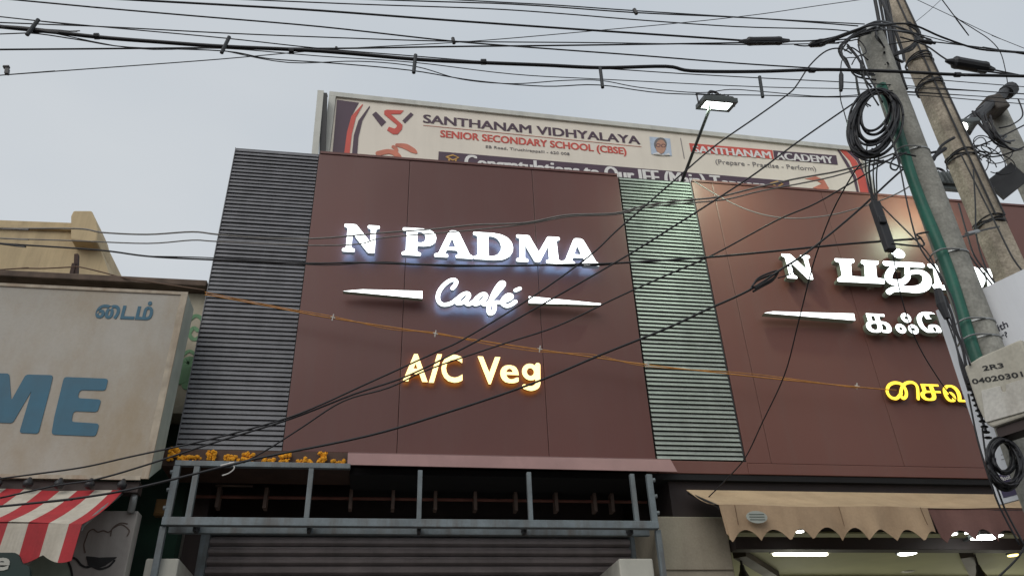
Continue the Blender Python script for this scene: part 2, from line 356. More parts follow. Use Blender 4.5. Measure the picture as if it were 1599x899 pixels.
# ledge under the left screen, pink flashing
m = MB(); m.box(-1.72, -.28, D-.06, D+.35, 3.72, 3.86); m.build('ledge', M('ledge_brown', (.075, .042, .03), .7, .3, 9, streak=.4), cafe, bevel=.005)
m = MB()
m.hexa([(-.295, D-.17, 3.72), (2.43, D-.17, 3.712), (2.43, D-.155, 3.712), (-.295, D-.155, 3.72), (-.30, D-.135, 3.828), (2.40, D-.135, 3.828), (2.40, D-.12, 3.828), (-.30, D-.12, 3.828)])
m.box(-.298, 2.398, D-.135, D-.002, 3.83, 3.834)
m.build('flashing', pinkstrip, cafe)
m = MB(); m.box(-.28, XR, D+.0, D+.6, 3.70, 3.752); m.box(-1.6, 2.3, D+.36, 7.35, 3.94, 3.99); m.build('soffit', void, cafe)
m = MB(); m.box(2.42, XR, D+.05, D+.42, 3.30, 3.699); m.build('fascia_board', M('fascia_dark', (.028, .02, .019), .7, .3, 4), cafe)
# pillar between the bays, white caps
m = MB(); m.box(2.235, 2.86, D, D+.75, 0, 3.385); m.build('pillar', plaster, cafe, bevel=.01)
m = MB(); m.box(2.25, 2.85, D-.012, D-.003, 2.95, 2.957); m.build('pillar_joint', M('joint', (.18, .15, .11), .9), cafe)
for a, b in ((965, 1018), (229, 281)):
    p = at(a, 872, 6.2); q = at(b, 872, 6.2)
    m = MB(); m.box(p.x, q.x, 6.18, 6.9, 0, p.z); m.build('gate_pillar', capwhite, cafe, bevel=.012)
# rolling shutter
m = MB(); ys = 6.95
zs = at(600, 838, ys).z; k = 0; z = zs
while z > 0.1:
    P_ = [(ys, z-.078), (ys-.03, z-.060), (ys-.034, z-.040), (ys-.022, z-.022), (ys+.012, z-.012), (ys+.012, z-.001)]
    for (ya, za), (yb_, zb_) in zip(P_[:-1], P_[1:]): m.add([(-1.42, ya, za), (2.22, ya, za), (2.22, yb_, zb_), (-1.42, yb_, zb_), (-1.42, ya+.03, za), (2.22, ya+.03, za), (2.22, yb_+.03, zb_), (-1.42, yb_+.03, zb_)], [(0, 1, 2, 3), (7, 6, 5, 4)])
    z -= .079
sh = m.build('rolling_shutter', shutter_m, cafe)
m = MB(); m.box(-1.47, -1.40, ys-.06, ys+.02, 0, zs+.1); m.box(2.20, 2.26, ys-.06, ys+.02, 0, zs+.1); m.box(-1.40, 2.2, ys-.05, ys+.02, zs+.005, zs+.11); m.build('shutter_guide', steel, sh)
# awning roller with its brackets inside the frame
m = MB(); a = at(300, 773, 6.75); b = at(1010, 785, 6.75); zz = (a.z+b.z)/2
m.tube([(a.x, 6.75, zz), (b.x, 6.75, zz)], .014, 8); rl = m.build('awning_roller', rust, cafe); BRK = M('dull_bracket', (.16, .11, .09), .7, .3)
for px in (341, 415, 548, 614, 680, 742, 805, 868, 928, 955):
    x = at(px, 775, 6.72).x; m = MB(); m.box(x-.014, x+.014, 6.7, 6.8, zz-.10, zz+.07); m.build('roller_bracket', BRK, rl)
for px in (368, 680, 945):
    x = at(px, 760, 6.72).x; m = MB(); m.box(x-.16, x+.14, 6.69, 6.72, zz+.075, zz+.085); m.build('bracket_plate', BRK, rl)
# steel frame in front of the shutter
frm = empty('steel_frame', (.3, 6.15, 3.2), 'grey blue steel frame with upright bars fixed in front of the dark shutter', 'metal frame')
yF = 6.12
zb = at(640, 817, yF).z; zt = 3.69
xl = at(268, 775, yF).x; xr = at(1019, 785, yF).x
m = MB(); m.box(xl-.03, xr+.02, yF-.03, yF+.03, zb-.03, zb+.03); m.build('bottom_rail', steel, frm, bevel=.004)
m = MB(); m.box(xl-.02, xr, yF+.16, yF+.20, zb-.04, zb+.03); m.build('rear_rail', steel, frm, bevel=.004)
m = MB(); m.box(xl-.02, -.27, yF-.022, yF+.022, zt-.012, zt+.03); m.build('top_rail', steel, frm, bevel=.004)
for px, wd in ((268, .05), (300, .042), (482, .038), (655, .036), (827, .036), (990, .038), (1017, .05)):
    x = at(px, 775, yF).x
    m = MB(); m.box(x-wd/2, x+wd/2, yF-.02, yF+.02, zb+.031, zt-.013); m.build('upright_bar', steel, frm, bevel=.003)
for px in (300, 480, 655, 822, 990):
    x = at(px, 832, yF).x
    m = MB(); m.box(x-.015, x+.015, yF+.031, yF+.159, zb-.02, zb+.01); m.box(x-.012, x+.012, yF+.05, yF+.14, zb-.05, zb-.021); m.build('cross_tie', blackiron, frm)
for sx in (xl-.02, xr+.02):
    m = MB(); m.box(sx-.022, sx+.022, yF+.0, yF+.045, zb-.42, zb-.032); m.build('leg', steel, frm, bevel=.003)
for sx in (xl-.03, xr+.03):
    for z in (zt-.06, (zt+zb)/2+.02, zb+.1):
        m = MB(); m.lathe((sx, yF-.005, z), (1, 0, 0), [(.0, -.016), (.016, -.012), (.018, .012), (.0, .016)], 8); m.build('hinge', steel, frm)
# ------------------------------------------------------------------ marigold clumps on the ledge
def clump(px, py, wpx, hpx, Y, n):
    c = at(px, py, Y); W = wpx/F*6.6; H = hpx/F*6.6
    m = MB()
    for i in range(n):
        q = c+Vector((rnd.uniform(-W, W)*.5, rnd.uniform(-.012, .012), rnd.uniform(-H, H)*.5)); r = rnd.uniform(.009, .017)
        for j in range(7):
            ax = Vector((rnd.uniform(-1, 1), rnd.uniform(-1, .3), rnd.uniform(-1, 1))).normalized(); b1 = ax.cross(Vector((.2, .5, .9))).normalized(); b2 = ax.cross(b1)
            o = q+ax*r*.6
            m.add([o+b1*r, o+b2*r, o-b1*r, o-b2*r, o+ax*r*.7], [(0, 1, 4), (1, 2, 4), (2, 3, 4), (3, 0, 4), (3, 2, 1, 0)])
    return m
for px, py, W, H, n, lab in ((271, 709, 13, 18, 22, 'tall orange marigold clump at the left corner of the brown ledge'), (297, 716, 30, 9, 34, 'long flat orange marigold strip on the ledge beside the corner clump'),
    (329, 711, 12, 14, 20, 'upright orange marigold clump left of the white knotted wire end'), (359, 715, 24, 7, 24, 'flat orange marigold strip on the ledge just above the white knotted wire end'), (387, 712, 15, 13, 22, 'orange marigold clump under the lower right part of the grey slatted screen'),
    (419, 718, 17, 6, 12, 'thin faded marigold strip on the ledge below the corner where slats meet brown sheets'), (445, 714, 14, 15, 24, 'orange marigold clump just under the left edge of the brown sheets'), (466, 720, 9, 7, 6, 'sparse small marigold bit, the smallest left of a round bit on the ledge'),
    (480, 720, 12, 7, 10, 'small round marigold bit between a sparse bit and a tall clump'), (502, 715, 13, 16, 24, 'last tall marigold clump towards the pink metal strip'), (521, 721, 9, 6, 7, 'tiny marigold bit right of the last tall clump'), (534, 720, 9, 8, 6, 'tiny marigold bit touching the left end of the pink metal strip')):
    tag(clump(px, py, W, H, D-.09, n).build('marigold_clump', marigold), lab, 'flowers', 'marigold clumps along the ledge')

# ------------------------------------------------------------------ illuminated lettering on the cladding
front = Frame((0, D, 0), (1, 0, 0), (0, 0, 1))
GL = {
 'N': [[(0, 0), (.36, 0), (.36, .11), (.26, .14), (.26, .66), (.74, 0), (.93, 0), (.93, .86), (1.03, .89), (1.03, 1), (.68, 1), (.68, .89), (.78, .86), (.78, .40), (.34, 1), (0, 1), (0, .89), (.1, .86), (.1, .14), (0, .11)]],
 'P': [[(0, 0), (.48, 0), (.48, .11), (.38, .14), (.38, .35), (.55, .35), (.72, .39), (.83, .5), (.86, .67), (.83, .84), (.71, .96), (.52, 1), (0, 1), (0, .89), (.1, .86), (.1, .14), (0, .11)], [(.38, .48), (.5, .48), (.57, .55), (.59, .67), (.56, .8), (.48, .87), (.38, .87)]],
 'A': [[(0, 0), (.40, 0), (.40, .11), (.31, .14), (.36, .27), (.66, .27), (.70, .14), (.62, .11), (.62, 0), (1.12, 0), (1.12, .11), (1.03, .15), (.72, .93), (.66, 1), (.47, 1), (.41, .94), (.12, .15), (0, .11)], [(.40, .39), (.61, .39), (.51, .72)]],
 'D': [[(0, 0), (.5, 0), (.72, .04), (.88, .17), (.96, .36), (.97, .52), (.94, .7), (.85, .86), (.7, .96), (.5, 1), (0, 1), (0, .89), (.1, .86), (.1, .14), (0, .11)], [(.37, .13), (.48, .14), (.6, .22), (.67, .38), (.68, .52), (.65, .68), (.58, .81), (.47, .87), (.37, .87)]],
 'M': [[(0, 0), (.34, 0), (.34, .11), (.25, .14), (.27, .62), (.52, .02), (.66, .02), (.92, .62), (.93, .14), (.84, .11), (.84, 0), (1.3, 0), (1.3, .11), (1.2, .14), (1.18, .86), (1.28, .89), (1.28, 1), (.93, 1), (.65, .40), (.40, 1), (.03, 1), (.03, .89), (.12, .86), (.1, .14), (0, .11)]]}
def zx(zx_, zy_): return (500+.35604*zx_, 320+.35604*zy_)
W0, W1 = .06, .11
fplane = Frame((0, D-W1, 0), (1, 0, 0), (0, 0, 1))
s1 = empty('lit_lettering', (.7, D, 5.6), 'large white glowing slab serif letters N PADMA on the brown cladding', 'illuminated sign')
u, v0 = fplane.uv(*zx(92, 203)); _, v1 = fplane.uv(*zx(104, 82)); hN = v1-v0
for ch, a, b, yb in (('N', 95, 262, 205), ('P', 357, 508, 218), ('A', 500, 670, 230), ('D', 672, 848, 240), ('M', 860, 1062, 250), ('A', 1058, 1226, 264)):
    ua, _ = fplane.uv(*zx(a, yb)); ub, _ = fplane.uv(*zx(b, yb)); m = MB()
    if ch == 'N': ub, _ = fplane.uv(*zx(254, yb))
    add_outline(m, front, GL[ch], ua, ub, v0, hN, W0, W1); m.build('letter', [white_face, white_side, white_back], s1)
s2 = empty('lit_lettering', (.7, D, 5.1), 'white glowing handwritten word Caafé between two tapering bars', 'illuminated sign')
def cz(x, y): return fplane.uv(660+.10632*x, 420+.10632*y)
for st in ([(440, 275), (485, 215), (492, 165), (450, 148), (385, 170), (300, 240), (240, 330), (225, 420), (255, 490), (325, 515), (425, 490), (520, 420), (600, 360), (665, 350), (680, 390), (640, 440), (580, 485), (520, 495), (507, 470), (545, 410), (620, 352), (672, 352), (672, 395), (640, 465), (650, 500), (700, 500), (785, 440), (860, 372), (922, 362), (932, 395), (900, 445), (830, 490), (770, 505), (757, 480), (795, 420), (868, 365), (925, 362), (926, 400), (890, 475), (905, 512), (965, 490), (1040, 410), (1130, 300), (1190, 225), (1188, 190), (1150, 195), (1090, 265), (1025, 390), (980, 520), (972, 610), (992, 645), (1040, 620), (1060, 550), (1058, 490), (1090, 480), (1150, 480), (1225, 455), (1295, 420), (1310, 390), (1275, 370), (1220, 395), (1178, 450), (1180, 505), (1230, 532), (1290, 520), (1365, 470)],):
    m = MB(); add_stroke(m, front, [cz(*p) for p in st], .0385, W0, W1-.01, sub=4); m.build('letter', [white_face, white_side, white_back], s2)
m = MB(); add_stroke(m, front, [cz(1365, 305), cz(1430, 277)], .036, W0, W1-.01, sub=0); m.build('accent', [white_face, white_side, white_back], s2)
for nm, pl in (('left', [(100, 377), (185, 370), (448, 377), (448, 410)]), ('right', [(915, 400), (1232, 432), (1228, 438), (915, 430)])):
    m = MB(); m.prism([fplane.uv(*zx(*p)) for p in pl], front, W0, W1)
    m.m = [2, 0]+[1]*(len(m.m)-2)
    tag(m.build('lit_bar', [white_face, plain_side, plain_side]), 'white glowing bar tapering to a point, %s of the word Caafé' % nm, 'illuminated bar', 'tapering lit bars')
s3 = empty('lit_lettering', (.7, D, 4.6), 'yellow glowing sans serif letters A/C Veg on the brown cladding', 'illuminated sign')
fp2 = Frame((0, D-.052, 0), (1, 0, 0), (0, 0, 1))
ycap = fp2.uv(*zx(405, 650))[1]-fp2.uv(*zx(365, 765))[1]
vb = fp2.uv(*zx(450, 769))[1]
YW = [yellow_face, yellow_side, yellow_back]
def vz(x, y): return fp2.uv(609+.16573*x, 531+.16566*y)
for ch, a, b, yb_, h, bold in (('A', 120, 355, 376, 255, .03), ('/', 366, 486, 386, 285, .03), ('C', 482, 682, 385, 262, .022), ('V', 828, 1046, 398, 252, .03), ('e', 1040, 1216, 396, 255, .008)):
    p = vz(a, yb_); q = vz(b, yb_); m = MB(); add_text(m, front, ch, p[0], q[0], p[1], vz(a, yb_-h)[1]-p[1], .035, .055, bold, mats=(0, 1, 2), twin=.06 if ch == 'e' else 0, cap={'/': .80, 'C': .74}.get(ch, CAP)); m.build('letter', YW, s3)
m = MB(); c = vz(1322, 300)
add_stroke(m, front, [(c[0]+.054*math.cos(i*.5236), c[1]+.060*math.sin(i*.5236)) for i in range(12)], .044, .035, .055, sub=3, closed=True)
add_stroke(m, front, [vz(1392, 236), vz(1392, 330), vz(1392, 405), vz(1375, 440), vz(1325, 455), vz(1268, 438)], .046, .035, .055)
m.build('letter', YW, s3)
# Tamil lettering on the right-hand cladding
def tz(x, y): return fplane.uv(1150+.33358*x, 350+.33358*y)
t1 = empty('lit_lettering', (4.4, D, 5.6), 'large white glowing Tamil name with a leading letter N, partly behind the poles', 'illuminated sign')
TM = [white_face, plain_side, plain_side]
ua = tz(237, 245)[0]; ub = tz(372, 255)[0]; vb0 = tz(290, 255)[1]; vt0 = tz(240, 140)[1]
m = MB(); add_outline(m, front, GL['N'], ua, ub, vb0, vt0-vb0, W0-.02, W1); m.build('letter', TM, t1)
m = MB(); add_outline(m, front, [[tz(*p) for p in ((458, 160), (550, 163), (552, 178), (536, 185), (540, 245), (602, 248), (598, 190), (582, 182), (584, 168), (665, 172), (666, 186), (652, 192), (660, 250), (693, 256), (694, 277), (474, 266), (472, 252), (492, 240), (482, 180), (462, 174))]], 0, 1, 0, 1, W0-.02, W1, r=.012) if False else None
def px_outline(parent, pts, fn, w0, w1, mats, r=.012, name='letter', holes=()):
    m = MB(); cu = bpy.data.curves.new('o', 'CURVE'); cu.dimensions = '2D'; cu.fill_mode = 'BOTH'; cu.extrude = .5
    for pl in (pts,)+tuple(holes):
        pl = rounded([fn(*p) for p in pl], r); s = cu.splines.new('POLY'); s.points.add(len(pl)-1); s.use_cyclic_u = True
        for q, p in zip(s.points, pl): q.co = (p[0], p[1], 0, 1)
    V, Fc, Nn = curve_mesh(cu)
    m.v = [front.p(v.x, v.y, w0+(w1-w0)*(v.z+.5)) for v in V]; m.f = Fc; m.m = [0 if n.z > .5 else (2 if n.z < -.5 else 1) for n in Nn]
    return m.build(name, mats, parent)
px_outline(t1, [(458, 160), (550, 163), (552, 178), (536, 185), (540, 243), (602, 247), (598, 190), (582, 182), (584, 168), (665, 172), (666, 186), (652, 192), (658, 250), (693, 256), (694, 279), (474, 268), (472, 254), (494, 240), (482, 180), (462, 174)], tz, W0-.02, W1, TM)
m = MB()   # the looped consonant
add_stroke(m, front, [tz(*p) for p in ((697, 184), (780, 188), (868, 192))], .062, W0-.02, W1, sub=2)
add_stroke(m, front, [tz(*p) for p in ((742, 195), (718, 225), (712, 255), (735, 272), (775, 270), (800, 250), (800, 225), (798, 195))], [.05, .075, .085, .075, .06, .06, .055], W0-.02, W1)
add_stroke(m, front, [tz(*p) for p in ((795, 232), (845, 222), (880, 235), (893, 262), (880, 292), (840, 305), (780, 303), (735, 305), (712, 318))], [.04, .055, .095, .10, .09, .075, .06, .06], W0-.02, W1)
m.build('letter', TM, t1)
m = MB(); m.prism([(tz(757, 137)[0]+.078*math.cos(i*.349), tz(757, 137)[1]+.062*math.sin(i*.349)) for i in range(18)], front, W0-.02, W1); m.m = [2, 0]+[1]*18; m.build('dot', TM, t1)
m = MB()
add_stroke(m, front, [tz(*p) for p in ((905, 195), (945, 200))], .055, W0-.02, W1, sub=0); add_stroke(m, front, [tz(*p) for p in ((935, 200), (945, 290))], .075, W0-.02, W1, sub=0)
add_stroke(m, front, [tz(*p) for p in ((930, 292), (1010, 300), (1060, 300))], .06, W0-.02, W1, sub=2)
add_stroke(m, front, [tz(*p) for p in ((1030, 215), (1090, 207), (1130, 225), (1142, 258), (1122, 298), (1060, 302))], [.05, .06, .10, .105, .07, .06], W0-.02, W1)
m.build('letter', TM, t1)
m = MB()
add_stroke(m, front, [tz(*p) for p in ((1150, 215), (1200, 218), (1262, 222))], .05, W0-.02, W1, sub=2); add_stroke(m, front, [tz(*p) for p in ((1180, 222), (1194, 312))], .07, W0-.02, W1, sub=0); add_stroke(m, front, [tz(*p) for p in ((1248, 225), (1262, 318))], .07, W0-.02, W1, sub=0)
m.build('letter', TM, t1)
m = MB(); m.prism([tz(*p) for p in ((130, 415), (170, 408), (550, 418), (556, 450))], front, W0-.02, W1); m.m = [2, 0]+[1]*4
tag(m.build('lit_bar', TM), 'white glowing bar tapering to the left, beside the Tamil lettering', 'illuminated bar', 'tapering lit bars')
t2 = empty('lit_lettering', (4.6, D, 5.1), 'smaller white glowing Tamil word with three ringed dots, cut off by the poster', 'illuminated sign')
def glyph(parent, ch, x0, x1, yb, yt, fn, w0, w1, mats, bold, cap):
    m = MB(); a = fn(x0, yb); b = fn(x1, yb); t = fn(x0, yt); add_text(m, front, ch, a[0], b[0], a[1], t[1]-a[1], w0, w1, bold, mats=(0, 1, 1), cap=cap, twin=.085); m.build('letter', mats, parent)
glyph(t2, 'க', 618, 733, 500, 408, tz, W0-.02, W1-.01, TM, 0, .60)
m = MB()
for cx, cy in ((796, 436), (772, 486), (831, 489)):
    c = tz(cx, cy); add_stroke(m, front, [(c[0]+.037*math.cos(i*.5236), c[1]+.036*math.sin(i*.5236)) for i in range(12)], .036, W0-.02, W1-.01, sub=2, closed=True)
m.build('letter', TM, t2)
glyph(t2, 'ே', 868, 968, 506, 402, tz, W0-.02, W1-.01, TM, 0, .88)
glyph(t2, 'ப', 985, 1085, 506, 410, tz, W0-.02, W1-.01, TM, 0, .60)
t3 = empty('lit_lettering', (4.9, D, 4.5), 'amber glowing Tamil word low on the right cladding, cut off by the poster', 'illuminated sign')
YM = [yellow_face_b, yellow_side, yellow_side]
def yz(x, y): return fp2.uv(1300+.33370*x, 500+.33370*y)
m = MB(); add_stroke(m, front, [yz(*p) for p in ((322, 340), (300, 364), (272, 358), (256, 333), (264, 304), (292, 291), (325, 299), (343, 325), (345, 352), (331, 364), (319, 346), (328, 308), (350, 291), (378, 291), (397, 312), (401, 366))], .031, .025, .05); m.build('letter', YM, t3)
glyph(t3, 'ச', 420, 520, 372, 290, yz, .025, .05, YM, 0, .60)
glyph(t3, 'வ', 532, 650, 378, 296, yz, .025, .05, YM, 0, .60)

# ------------------------------------------------------------------ floodlights
def floodlight(c, tip, foot, w, label, power, col, nrm, lw=.5):
    """housing centre c, mast from foot to tip, lit face normal nrm"""
    c = Vector(c); n = Vector(nrm).normalized(); ax = Vector((1, 0, 0)); ay = n.cross(ax).normalized()
    root = empty('floodlight', foot, label, 'floodlight')
    h = w*.62
    m = MB(); m.obox(c-n*.018, ax*w/2, ay*h/2, n*.02); m.obox(c-n*.055, ax*w*.36, ay*h*.32, n*.018)
    for i in range(6): m.obox(c-n*.085+ax*(i-2.5)*w*.12, ax*.004, ay*h*.3, n*.014)
    m.build('housing', lamp_grey, root, bevel=.006)
    m = MB()
    for sx, sy, a, b in ((0, 1, w/2, .018), (0, -1, w/2, .018)): m.obox(c+ay*sy*(h/2-.018)+n*.006, ax*a, ay*b, n*.006)
    for sx in (-1, 1): m.obox(c+ax*sx*(w/2-.02)+n*.006, ax*.02, ay*(h/2-.037), n*.006)
    m.build('bezel', lamp_grey, root)
    m = MB(); m.obox(c+n*.004, ax*(w/2-.042), ay*(h/2-.038), n*.0015); m.build('lens', E('flood_lens', (.92, 1, .98), 9), root)
    m = MB(); a = c+ax*(w/2+.012); b = c-ax*(w/2+.012); top = Vector(tip)
    m.tube(smooth([a, a+Vector((0, 0, .11)), a+Vector((-.02, 0, .135)), b+Vector((.02, 0, .135)), b+Vector((0, 0, .11)), b], 4), .009, 6); m.build('yoke', blackiron, root)
    m = MB(); m.tube(smooth([Vector(foot), Vector(foot).lerp(top, .5), top], 6), .017, 8); m.build('mast', blackiron, root)
    m = MB(); m.tube(smooth([top, c+Vector((-.07, -.02, .14)), c+Vector((0, 0, .19)), c+Vector((.05, 0, .15)), c+Vector((.03, 0, .05))], 6), .014, 7); m.tube(smooth([c+Vector((-.10, 0, .03)), c+Vector((-.06, 0, .15)), c+Vector((.01, 0, .185)), c+Vector((.05, 0, .12)), c+Vector((.0, 0, .04))], 6), .009, 7)
    m.build('supply_cable', rubber, root, smooth=True)
    ld = bpy.data.lights.new('flood_light', 'AREA'); ld.shape = 'RECTANGLE'; ld.size = w-.1; ld.size_y = h-.08; ld.energy = power; ld.color = col; ld.spread = R(150)
    lo = bpy.data.objects.new('flood_light', ld); COL.objects.link(lo); lo.parent = root
    lo.rotation_euler = n.to_track_quat('-Z', 'Z').to_euler(); lo.location = c+n*.02-Vector(foot)
    return root
c1 = at(1119, 164, 5.55); f1 = Vector((3.07, D+.2, Z1+.02))
floodlight(c1, c1+Vector((-.07, .03, -.03)), f1, .37, 'lit floodlight on a slanting black arm rising above the green-lit slatted screen', 22, (.78, 1, .76), (0.02, .30, -.95))
c2 = at(1475, 285, 5.75)
floodlight(c2, c2+Vector((0, .05, -.05)), Vector((c2.x+.15, D+.15, Z1+.02)), .42, 'black floodlight seen from behind between the two big poles', 13, (.76, 1, .68), (-.32, .94, -.12))

# ------------------------------------------------------------------ hoarding on the roof
bl = at(525, 153, 7.5); _zz = bl.z
d_ = ray(1340, 238); br = EYE+d_*((_zz-EYE.z)/d_.z)
ux = Vector((br.x-bl.x, br.y-bl.y, 0)).normalized()
bf = Frame((bl.x, bl.y, 7.55), ux, (0, 0, 1))
bw = (br-bl).length; bh = _zz-7.55
hoard = empty('hoarding', (bl.x+bw/2, bl.y, 6.95), 'long cream school hoarding with red and violet lettering standing on the cafe roof', 'billboard')
m = MB(); m.prism([(0, 0), (bw, 0), (bw, bh), (0, bh)], bf, -.05, 0); m.build('banner', bbface, hoard)
m = MB()
m.prism([(-.09, bh-.0), (bw+.05, bh-.0), (bw+.05, bh+.075), (-.09, bh+.075)], bf, -.09, .03); m.prism([(-.09, 0), (-.005, 0), (-.005, bh-.002), (-.09, bh-.002)], bf, -.09, .03); m.prism([(bw+.005, 0), (bw+.05, 0), (bw+.05, bh-.002), (bw+.005, bh-.002)], bf, -.09, .03)
m.build('banner_frame', bbframe, hoard)
m = MB()
for i in range(6):
    x = .1+i*(bw-.2)/5; a = bf.p(x, -.6, -.12); b = bf.p(x, bh, -.12); m.bar(a, b, .05, .05); m.bar(bf.p(x, -.6, -1.0), bf.p(x, bh*.8, -.14), .04, .04)
m.build('support_post', blackiron, hoard)
def bpoly(pts, mat, w0=.002, w1=.006, name='graphic'):
    m = MB(); m.prism(bf.uvs(pts), bf, w0, w1); return m.build(name, mat, hoard)
def B(x, y): return (480+x*.28914, 120+y*.28914)      # zoomed picture of the left half
bpoly([B(160, 126), B(278, 142), B(243, 205), B(215, 300), B(197, 420), B(135, 420)], ink)
bpoly([B(297, 150), B(300, 152), B(262, 220), B(240, 310), B(227, 425), B(197, 425), B(214, 300), B(238, 215)], inkred, .003, .008)
bpoly([B(335, 160), B(338, 164), B(296, 240), B(275, 330), B(268, 430), B(240, 430), B(250, 320), B(275, 240)], ink, .003, .008)
# emblem: red S between two dark bars
bpoly([B(350, 205), B(370, 190), B(425, 245), B(400, 270)], ink, name='emblem_bar')
m = MB(); m.prism(bf.uvs([B(513, 238), B(558, 194), B(573, 206), B(527, 253)]), bf, .002, .006); m.build('emblem_bar', ink, hoard)
m = MB()
m.prism(bf.uvs([B(415, 186), B(428, 180), B(520, 184), B(503, 203), B(449, 203), B(514, 262), B(511, 284), B(487, 312), B(462, 312), B(430, 290), B(440, 272), B(470, 282), B(480, 275), B(484, 262), B(415, 205)]), bf, .003, .007); m.build('emblem', inkred, hoard)
m = MB(); add_stroke(m, bf, bf.uvs([B(385, 415), B(440, 405), B(480, 420), B(500, 450)]), .075, .002, .006, (0, 0, 0)); add_stroke(m, bf, bf.uvs([B(485, 370), B(530, 378), B(570, 400), B(585, 410)]), [.05, .09, .08, .04], .002, .006, (0, 0, 0)); add_stroke(m, bf, bf.uvs([B(465, 380), B(480, 395), B(470, 420)]), .05, .002, .006, (0, 0, 0)); m.build('ribbon', inkorange, hoard)
def btext(body, l, r, top, mat, twin=.0, cap=CAP, name='lettering', shear=0, w=(.002, .006)):
    m = MB(); a = bf.uv(*l); b = bf.uv(*r); h = bf.uv(*top)[1]-a[1]
    add_text(m, bf, body, a[0], b[0], a[1], h, w[0], w[1], 0, shear, cap=cap, twin=twin, slope=(b[1]-a[1])/(b[0]-a[0])); return m.build(name, mat, hoard)
def Q(x, y): return (640+x*.23139, 160+y*.23139)
btext('SANTHANAM VIDHYALAYA', Q(88, 137), Q(1556, 284), Q(95, 80), ink, .09)
btext('SENIOR SECONDARY SCHOOL (CBSE)', Q(204, 234), Q(1463, 352), Q(207, 186), inkred, .08)
btext('EB Road, Tiruchirappalli - 620 008', Q(512, 308), Q(1078, 358), Q(514, 290), inkgrey, .0)
bpoly([Q(90, 155), Q(1562, 300), Q(1562, 302), Q(90, 157)], inkorange, name='rule')
bpoly([(685, 237), (1232, 283), (1236, 330), (680, 330)], ink, name='title_band')
btext('Congratulations to Our JEE (Main) Toppers', (725, 264), (1198, 302), (727, 241), inkwhite, .09, w=(.007, .011))
m = MB(); add_stroke(m, bf, bf.uvs([(697, 246), (707, 243), (716, 247), (707, 251), (697, 246)]), .02, .007, .011, (0, 0, 0), sub=0); add_stroke(m, bf, bf.uvs([(701, 250), (702, 256), (710, 257), (712, 250)]), .018, .007, .011, (0, 0, 0), sub=0)
add_stroke(m, bf, bf.uvs([(1203, 287), (1214, 284), (1222, 288), (1213, 292), (1203, 287)]), .02, .007, .011, (0, 0, 0), sub=0); m.build('cap_icon', inkgold, hoard)
# portrait
bpoly([(1014, 214), (1046, 217), (1049, 244), (1017, 241)], portbg, name='portrait')
def ell(cx, cy, a, b, n=20): return [(cx+a*math.cos(i*6.2832/n), cy+b*math.sin(i*6.2832/n)) for i in range(n)]
bpoly(ell(1031, 226, 10, 10.5), hair, .0065, .009, 'portrait'); bpoly(ell(1031.5, 230, 8, 11), skin, .0095, .012, 'portrait'); bpoly([(1020, 241), (1027, 239), (1034, 244), (1044, 240), (1046, 243.5), (1019, 242)], inkwhite, .0125, .015, 'portrait')
m = MB()
for cx in (1027.3, 1035.5): add_stroke(m, bf, bf.uvs(ell(cx, 228+(cx-1027)*.08, 3.3, 2.4, 10)), .008, .0125, .014, (0, 0, 0), sub=0, closed=True)
m.build('portrait_glasses', ink, hoard)
bpoly([(1062, 216), (1063, 216), (1069, 248), (1068, 248)], inkgrey, name='rule')
def T3(x, y): return (900+x*.31269, 120+y*.31269)
bpoly([T3(563, 333), T3(978, 368), T3(985, 412), T3(572, 376)], inkred, name='academy_band'); bpoly([T3(982, 369), T3(1297, 394), T3(1305, 440), T3(989, 413)], ink, name='academy_band')
btext('SANTHANAM', T3(585, 380), T3(975, 411), T3(586, 344), inkwhite, .10, w=(.007, .011)); btext('ACADEMY', T3(998, 414), T3(1286, 436), T3(998, 378), inkwhite, .10, w=(.007, .011))
btext('(Prepare - Practise - Perform)', T3(696, 435), T3(1198, 471), T3(696, 412), inkgrey, .0)
bpoly([T3(1310, 362), T3(1340, 366), T3(1395, 420), T3(1440, 500), T3(1460, 590), T3(1420, 590), T3(1400, 500), T3(1365, 420)], inkred, .003, .008)
bpoly([T3(1345, 366), T3(1385, 372), T3(1420, 430), T3(1470, 590), T3(1452, 590), T3(1440, 500), T3(1400, 420)], ink, .002, .0065)
bpoly([T3(1300, 362), T3(1308, 364), T3(1350, 420), T3(1395, 500), T3(1412, 590), T3(1402, 590), T3(1380, 500), T3(1340, 430)], ink, .003, .008)
bpoly([T3(1140, 510), T3(1195, 498), T3(1235, 515), T3(1262, 560), T3(1225, 566), T3(1180, 555), T3(1225, 535), T3(1200, 520)], inkorange, name='ribbon')
# steel strut and white end post left of the hoarding
pst = empty('end_post', at(492, 240, 7.35), 'white flat post with black steel struts at the left end of the hoarding', 'post')
m = MB(); a = at(491, 262, 7.35); b = at(501, 143, 7.35); m.bar(a-Vector((0, 0, .3)), b, .075, .04, (0, 1, 0)); m.build('post', bbframe, pst)
m = MB(); c = at(510, 150, 7.5); m.bar(b+Vector((.045, .03, -.03)), a+Vector((.1, .09, -.3)), .07, .09, (0, 1, 0)); m.bar(b+Vector((.03, .02, -.05)), c, .03, .03); m.bar(b.lerp(a, .6)+Vector((.03, .02, 0)), c.lerp(at(508, 240, 7.5), .6), .03, .03); m.build('strut', blackiron, pst)

